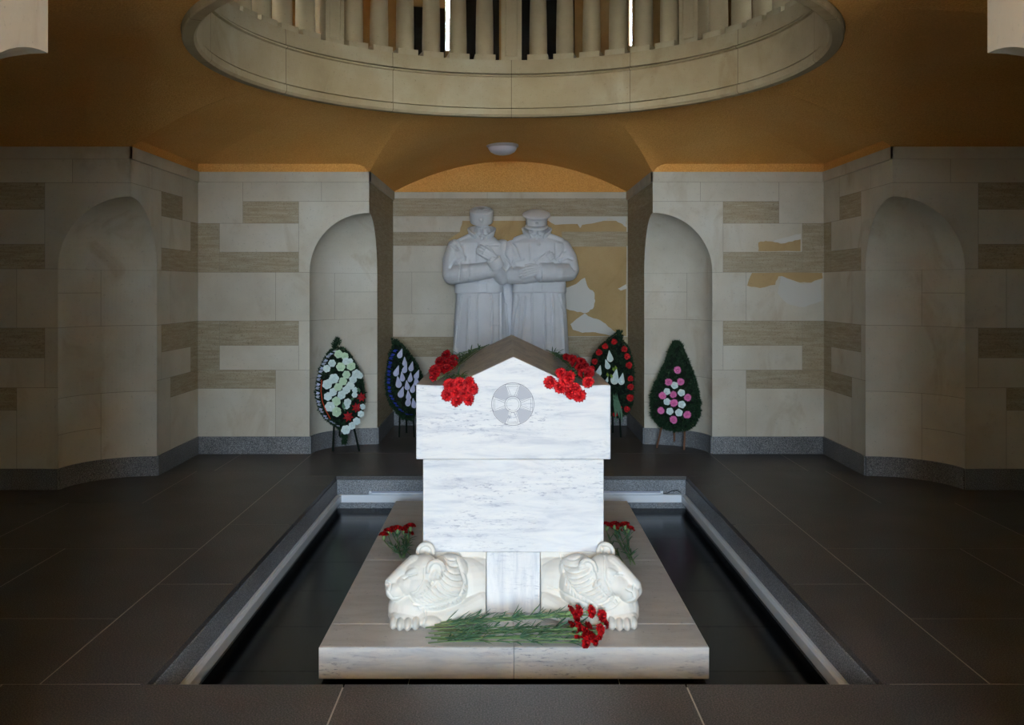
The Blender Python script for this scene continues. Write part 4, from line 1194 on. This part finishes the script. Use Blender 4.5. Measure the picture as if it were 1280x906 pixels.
def wreath(label, outline, d, lean, flowers, feet, seed, blade=.055, tuft_n=330, extras=None, tuft=None, legmat='firdark'):
    rng = random.Random(seed)
    cx = sum(p[0] for p in outline) / len(outline); ybot = max(p[1] for p in outline)
    z_mid = H - (ybot - 45 - Y0) / F * d
    def W(px, py, off=0.0):
        p = P(px, py, d); dy = (p.z - z_mid) * math.tan(lean)
        return Vector((p.x, d + dy - off, p.z))
    root = thing('funeral_wreath', label, 'wreath', (P(cx, 0, d).x, d, 0), 'funeral wreaths by the wall')
    nrm = Vector((0, -math.cos(lean), math.sin(lean) * 1.0))
    # backing board
    sh = [(cx + (x - cx) * .96, ybot - 45 + (y - (ybot - 45)) * .985) for x, y in outline]
    g = MB(); n = len(sh); vs = [W(x, y, .0) for x, y in sh] + [W(x, y, -.03) for x, y in sh]
    g.add(vs, [tuple(range(n)), tuple(range(n, 2 * n))[::-1]] + [(i, i + n, (i + 1) % n + n, (i + 1) % n) for i in range(n)])
    g.build('backing', M['firdark'], root)
    # fir tufts
    g = MB(); pts = []
    xs = [p[0] for p in outline]; ys = [p[1] for p in outline]
    while len(pts) < tuft_n:
        q = (rng.uniform(min(xs), max(xs)), rng.uniform(min(ys), max(ys)))
        if inside(q, sh): pts.append((q, .5))
    for i in range(n):
        a, b = outline[i], outline[(i + 1) % n]; L = math.hypot(a[0] - b[0], a[1] - b[1]); m = max(1, int(L / 1.2))
        for k in range(m):
            t = k / m; q = (a[0] + (b[0] - a[0]) * t, a[1] + (b[1] - a[1]) * t)
            pts.append(((cx + (q[0] - cx) * .93, q[1] - (1.5 if q[1] > ybot - 20 else 0)), 1.0))
    if tuft:
        for tx, ty, tr in tuft:
            for _ in range(14): pts.append(((tx + rng.uniform(-tr, tr), ty + rng.uniform(-tr, tr)), .8))
    cyy = ybot - 42
    for (qx, qy), edge in pts:
        p = W(qx, qy, .012)
        rad = Vector((qx - cx, 0, -(qy - cyy))); rad = rad.normalized() if rad.length > .5 else Vector((0, 0, 1))
        for b in range(7):
            dv = (rad * (.5 + edge * .7) + nrm * rng.uniform(.05, .8) + Vector((rng.uniform(-.7, .7), rng.uniform(-.25, .25), rng.uniform(-.7, .7)))).normalized()
            L = blade * rng.uniform(.6, 1.0) * (.75 if edge > .9 else 1); sd = dv.cross(Vector((rng.uniform(-1, 1), rng.uniform(-1, 1), rng.uniform(-1, 1))))
            sd = sd.normalized() * .0045 if sd.length > 1e-3 else Vector((.004, 0, 0)); up = dv.cross(sd).normalized() * .0015
            m_ = p + dv * L * .5
            g.add([p, m_ + sd, p + dv * L, m_ - sd, m_ + up], [(0, 1, 4), (1, 2, 4), (2, 3, 4), (3, 0, 4), (0, 3, 2, 1)], 0)
    g.build('foliage', M['fir'], root)
    for kind, fx, fy, sc in flowers:
        o = bpy.data.objects.new('flower', FL[kind]); COL.objects.link(o); o.parent = root
        ax = (nrm + Vector((rng.uniform(-.25, .25), 0, rng.uniform(-.2, .2)))).normalized()
        rot = ax.to_track_quat('Z', 'Y').to_matrix().to_4x4()
        spin = rng.uniform(-.35, .35) if 'calla' in kind else rng.uniform(0, 6)
        o.matrix_local = Matrix.Translation(W(fx, fy, .055 + rng.uniform(0, .015)) - root.location) @ rot @ Matrix.Rotation(spin, 4, 'Z') @ Matrix.Scale(sc, 4)
        o['label'] = {'white': 'white bloom', 'cream': 'greenish white bloom', 'pink': 'pink bloom', 'red': 'red bloom', 'star': 'deep red star-shaped bloom', 'calla': 'lilac-white heart-shaped bloom', 'callaw': 'white heart-shaped bloom', 'bud': 'small white rosebud'}[kind]
    if extras: extras(root, W, rng)
    for i, (fx, fy, bx, by, fd) in enumerate(feet):
        top = W(fx, fy, -.04); bot = Vector((CX + (bx - X0) / F * fd, fd, 0.0))
        g = MB(); dv = (bot - top).normalized(); sd = Vector((1, 0, 0)) * .009; fw = dv.cross(Vector((1, 0, 0))).normalized() * .007
        vs = [top - sd - fw, top + sd - fw, top + sd + fw, top - sd + fw]; vs += [Vector((v.x + bot.x - top.x, v.y + bot.y - top.y, 0)) for v in vs]
        g.add(vs, [(0, 1, 2, 3), (7, 6, 5, 4), (0, 4, 5, 1), (1, 5, 6, 2), (2, 6, 7, 3), (3, 7, 4, 0)]); g.build('leg', M[legmat], root)
    return root
c8 = lambda x, y: (380 + x / 5.6625, 400 + y / 5.6625)
c9 = lambda x, y: (730 + x / 5.33, 400 + y / 5.33)
def ruffle(root, W, rng, pts, mat, name, r=.016, sc=.022):
    """pleated ribbon running along the edge of the wreath"""
    g = MB(); q = []
    for (x0, y0), (x1, y1) in zip(pts[:-1], pts[1:]):
        m = max(2, int(math.hypot(x1 - x0, y1 - y0) / 1.6))
        for k in range(m): q.append((x0 + (x1 - x0) * k / m, y0 + (y1 - y0) * k / m))
    vs, fs = [], []
    for i, (x, y) in enumerate(q):
        s = 1 if i % 2 else -1; off = .05 + .020 * (i % 2)
        a, b = W(x - 1.9 - .5 * s, y - .4, off), W(x + 1.9 - .5 * s, y + .4, off + .008 * s)
        vs += [a, b, a + Vector((0, .002, 0)), b + Vector((0, .002, 0))]
    for i in range(len(q) - 1):
        if i % 3 == 2: continue
        fs += [(4 * i, 4 * i + 1, 4 * i + 5, 4 * i + 4), (4 * i + 2, 4 * i + 6, 4 * i + 7, 4 * i + 3)]
    g.add(vs, fs); g.build(name, mat, root)

# wreath in the left niche
o1 = [c8(*p) for p in [(225, 205), (280, 215), (330, 270), (375, 340), (410, 420), (428, 500), (430, 580), (410, 660), (370, 720), (310, 775), (260, 760), (200, 720), (150, 680), (110, 610), (88, 530), (90, 440), (110, 350), (140, 280), (180, 225)]]
fl = [('cream', 245, 240, 1), ('white', 200, 305, .9), ('white', 165, 342, .9), ('cream', 290, 255, .9), ('cream', 262, 330, 1.1), ('white', 300, 290, .9), ('cream', 335, 325, 1.1), ('white', 328, 290, .7),
      ('white', 218, 412, 1.2), ('white', 172, 452, 1.2), ('cream', 305, 385, 1), ('cream', 282, 430, 1), ('cream', 250, 470, 1), ('white', 215, 505, 1), ('white', 180, 535, 1), ('white', 375, 380, 1.1), ('white', 352, 420, 1), ('white', 335, 460, 1),
      ('white', 308, 490, 1), ('white', 275, 525, 1.05), ('cream', 240, 568, 1.1), ('white', 195, 605, 1.2), ('cream', 245, 640, 1.2), ('white', 318, 575, .9), ('white', 312, 600, .8), ('white', 368, 490, .7), ('white', 365, 525, .7), ('white', 400, 390, .8),
      ('star', 415, 540, .85), ('star', 382, 612, .9), ('star', 325, 675, .95), ('white', 310, 765, 1.1), ('white', 355, 735, .9), ('white', 385, 705, .9), ('white', 425, 605, .7), ('white', 415, 655, .8)]
def ex1(root, W, rng):
    ruffle(root, W, rng, [c8(*p) for p in [(225, 215), (175, 250), (135, 320), (110, 400), (103, 480), (108, 560), (130, 630), (175, 690), (235, 725), (268, 745)]], M['whiterib'], 'ribbon')
    g = MB(); g.tube([W(*c8(*p), .06) for p in [(130, 420), (128, 500), (140, 570), (165, 630), (200, 690)]], .005, 6); g.build('cord', M['orangecord'], root)
    g = MB()
    for a, b in (((285, 570), (300, 640)), ((390, 470), (400, 510)), ((355, 540), (345, 570))):
        p, q = W(*c8(*a), .07), W(*c8(*b), .05); s = Vector((.018, 0, 0)); m_ = (p + q) / 2 + Vector((0, -.02, 0)); g.add([p, m_ + s, q, m_ - s, m_ + Vector((0, .006, 0))], [(0, 1, 4), (1, 2, 4), (2, 3, 4), (3, 0, 4), (0, 3, 2, 1)])
    g.build('leaves', M['leaf'], root)
wreath('dark green wreath with white blooms and three red stars in left niche', o1, 9.42, .16, [(k, *c8(x, y), s) for k, x, y, s in fl], [(*c8(215, 700), 416, 552, 9.42), (*c8(340, 700), 449, 553, 9.42), (425, 480, 424, 548, 9.75)], 1,
       extras=ex1, tuft=[(*c8(222, 165), 3.5), (*c8(215, 190), 3.5), (*c8(295, 800), 3), (*c8(298, 835), 2.6)])
# wreath left of the soldiers
o2 = [c8(*p) for p in [(640, 150), (700, 195), (750, 250), (800, 320), (835, 400), (850, 480), (845, 560), (815, 640), (770, 700), (710, 690), (660, 650), (620, 600), (590, 520), (582, 430), (590, 330), (605, 240)]]
fl = [('calla', 680, 248, .8), ('calla', 715, 305, .75), ('calla', 655, 372, .9), ('calla', 715, 352, .8), ('calla', 760, 340, .8), ('calla', 798, 395, .8), ('calla', 700, 410, .8), ('calla', 755, 415, .8), ('calla', 675, 450, .95),
      ('calla', 735, 470, .8), ('calla', 690, 520, .95), ('calla', 772, 490, .8), ('calla', 745, 540, .8), ('calla', 742, 580, .9), ('calla', 785, 595, .8), ('calla', 800, 440, .8)]
def ex2(root, W, rng):
    ruffle(root, W, rng, [c8(*p) for p in [(650, 210), (620, 260), (605, 340), (603, 440), (615, 520), (650, 580), (690, 630), (740, 660), (790, 660)]], M['blue'], 'ribbon')
wreath('dark green wreath with lilac-white blooms and blue ribbon left of soldiers', o2, 10.3, .12, [(k, *c8(x, y), s) for k, x, y, s in fl], [(500, 510, 499, 544, 10.3), (516, 510, 518, 544, 10.3), (508, 480, 508, 540, 10.6)], 2,
       extras=ex2, tuft=[(*c8(640, 165), 3.5)])
# wreath right of the soldiers
o3 = [c9(*p) for p in [(240, 85), (262, 150), (300, 190), (322, 260), (328, 360), (325, 460), (318, 560), (280, 620), (220, 640), (150, 620), (90, 540), (50, 440), (40, 330), (60, 250), (100, 190), (160, 140), (205, 105)]]
fl = [('red', 200, 145, .9), ('red', 140, 175, .9), ('red', 98, 215, .95), ('red', 68, 275, .9), ('red', 52, 320, .85), ('red', 268, 193, .9), ('red', 285, 240, .95), ('red', 297, 298, 1), ('red', 305, 385, .85), ('red', 305, 440, .95), ('red', 300, 512, 1.05), ('red', 278, 585, .9),
      ('callaw', 172, 255, 1), ('callaw', 155, 305, .85), ('callaw', 95, 350, .95), ('callaw', 200, 395, 1.3), ('callaw', 245, 405, 1), ('callaw', 148, 400, .5), ('red', 200, 620, .7), ('red', 235, 575, .5)]
def ex3(root, W, rng):
    g = MB()
    for i in range(26):
        a = W(*c9(rng.uniform(180, 215), rng.uniform(470, 540)), .05); b = W(*c9(rng.uniform(195, 262), rng.uniform(560, 690)), .08); s = Vector((.008, 0, .003)); m_ = (a + b) / 2 + Vector((rng.uniform(-.02, .02), -.02, 0))
        g.add([a, m_ + s, b, m_ - s, m_ + Vector((0, .004, 0))], [(0, 1, 4), (1, 2, 4), (2, 3, 4), (3, 0, 4), (0, 3, 2, 1)])
    g.build('leaves', M['leaf'], root)
    g = MB()
    for x, y in ((190, 310), (175, 355), (205, 300), (150, 345)):
        a = W(*c9(x, y), .06); s = Vector((.016, 0, 0)); b = a + Vector((.012, -.01, -.05)); m_ = (a + b) / 2 + Vector((0, -.012, 0)); g.add([a, m_ + s, b, m_ - s, m_ + Vector((0, .004, 0))], [(0, 1, 4), (1, 2, 4), (2, 3, 4), (3, 0, 4), (0, 3, 2, 1)])
    g.build('lime_leaves', M['lime'], root)
wreath('dark green wreath with red roses and white blooms right of soldiers', o3, 10.3, .12, [(k, *c9(x, y), s) for k, x, y, s in fl], [(756, 505, 754, 544, 10.3), (774, 505, 776, 544, 10.3), (766, 480, 766, 540, 10.6)], 3,
       extras=ex3, tuft=[(*c9(240, 100), 3.0)])
# wreath in the right niche, on two visible legs
o4 = [c9(*p) for p in [(625, 155), (660, 175), (690, 260), (725, 350), (750, 440), (765, 530), (765, 620), (730, 690), (670, 722), (600, 725), (540, 715), (490, 690), (450, 640), (440, 560), (455, 470), (500, 380), (545, 290), (580, 200), (600, 160)]]
fl = [('pink', 620, 332, .95), ('pink', 560, 410, .95), ('pink', 640, 408, .95), ('bud', 598, 432, 1.25), ('bud', 546, 472, 1.2), ('bud', 642, 480, 1.25), ('pink', 516, 498, .95), ('pink', 588, 492, .9), ('pink', 683, 510, .95), ('bud', 545, 538, 1.2), ('pink', 590, 545, 1.0),
      ('bud', 642, 555, 1.3), ('pink', 503, 595, .9), ('bud', 562, 600, 1.25), ('bud', 620, 608, 1.3), ('pink', 675, 622, 1.0), ('pink', 585, 655, 1.0)]
wreath('dark green fir wreath with pink and white blooms on two wooden legs', o4, 9.45, .16, [(k, *c9(x, y), s) for k, x, y, s in fl], [(*c9(520, 690), 821, 557, 9.62), (*c9(672, 690), 855, 559, 9.5), (843, 490, 843, 553, 9.78)], 4, tuft_n=420, blade=.06, legmat='wood', tuft=[(*c9(625, 175), 3.5)])

# ---------------------------------------------------------------- light: overcast daylight through the entrance and the lantern windows, plus an added sun outside
w = bpy.data.worlds.new('World'); scn.world = w; w.use_nodes = True
bg = w.node_tree.nodes['Background']; bg.inputs['Color'].default_value = (.68, .85, 1.0, 1); bg.inputs['Strength'].default_value = SKY
def portal(loc, rot, sx, sy):
    pd = bpy.data.lights.new('sky_portal', 'AREA'); pd.shape = 'RECTANGLE'; pd.size = sx; pd.size_y = sy; pd.cycles.is_portal = True
    po = bpy.data.objects.new('sky_portal', pd); COL.objects.link(po); po.location = loc; po.rotation_euler = rot
portal((0, DOOR - .21, DH / 2), (PI / 2, 0, 0), 2 * DW, DH)
sd = bpy.data.lights.new('bounce_sun', 'SUN'); sd.energy = SUN; sd.angle = .01; sd.color = (1.0, .97, .92)  # added to brighten the forecourt, so its bounce lights the ceiling
so = bpy.data.objects.new('bounce_sun', sd); COL.objects.link(so); so.rotation_euler = Vector((.55, -.35, -.9)).to_track_quat('-Z', 'Y').to_euler()

# ---------------------------------------------------------------- camera and view
cd = bpy.data.cameras.new('camera'); cam = bpy.data.objects.new('camera', cd); COL.objects.link(cam)
cam.location = (CX, 0, H); cam.rotation_euler = (PI / 2, 0, 0)
cd.sensor_fit = 'HORIZONTAL'; cd.sensor_width = 36; cd.lens = F * 36 / 1280
cd.shift_x = (640 - X0) / 1280; cd.shift_y = (Y0 - 453) / 1280
cd.clip_start = .05
scn.camera = cam
vs = scn.view_settings
vs.view_transform = 'Standard'; vs.look = 'None'; vs.gamma = 1; vs.use_curve_mapping = False; vs.exposure = 0.0
scn.cycles.use_denoising = True
scn.cycles.max_bounces = 8; scn.cycles.diffuse_bounces = 5; scn.cycles.caustics_reflective = False; scn.cycles.caustics_refractive = False
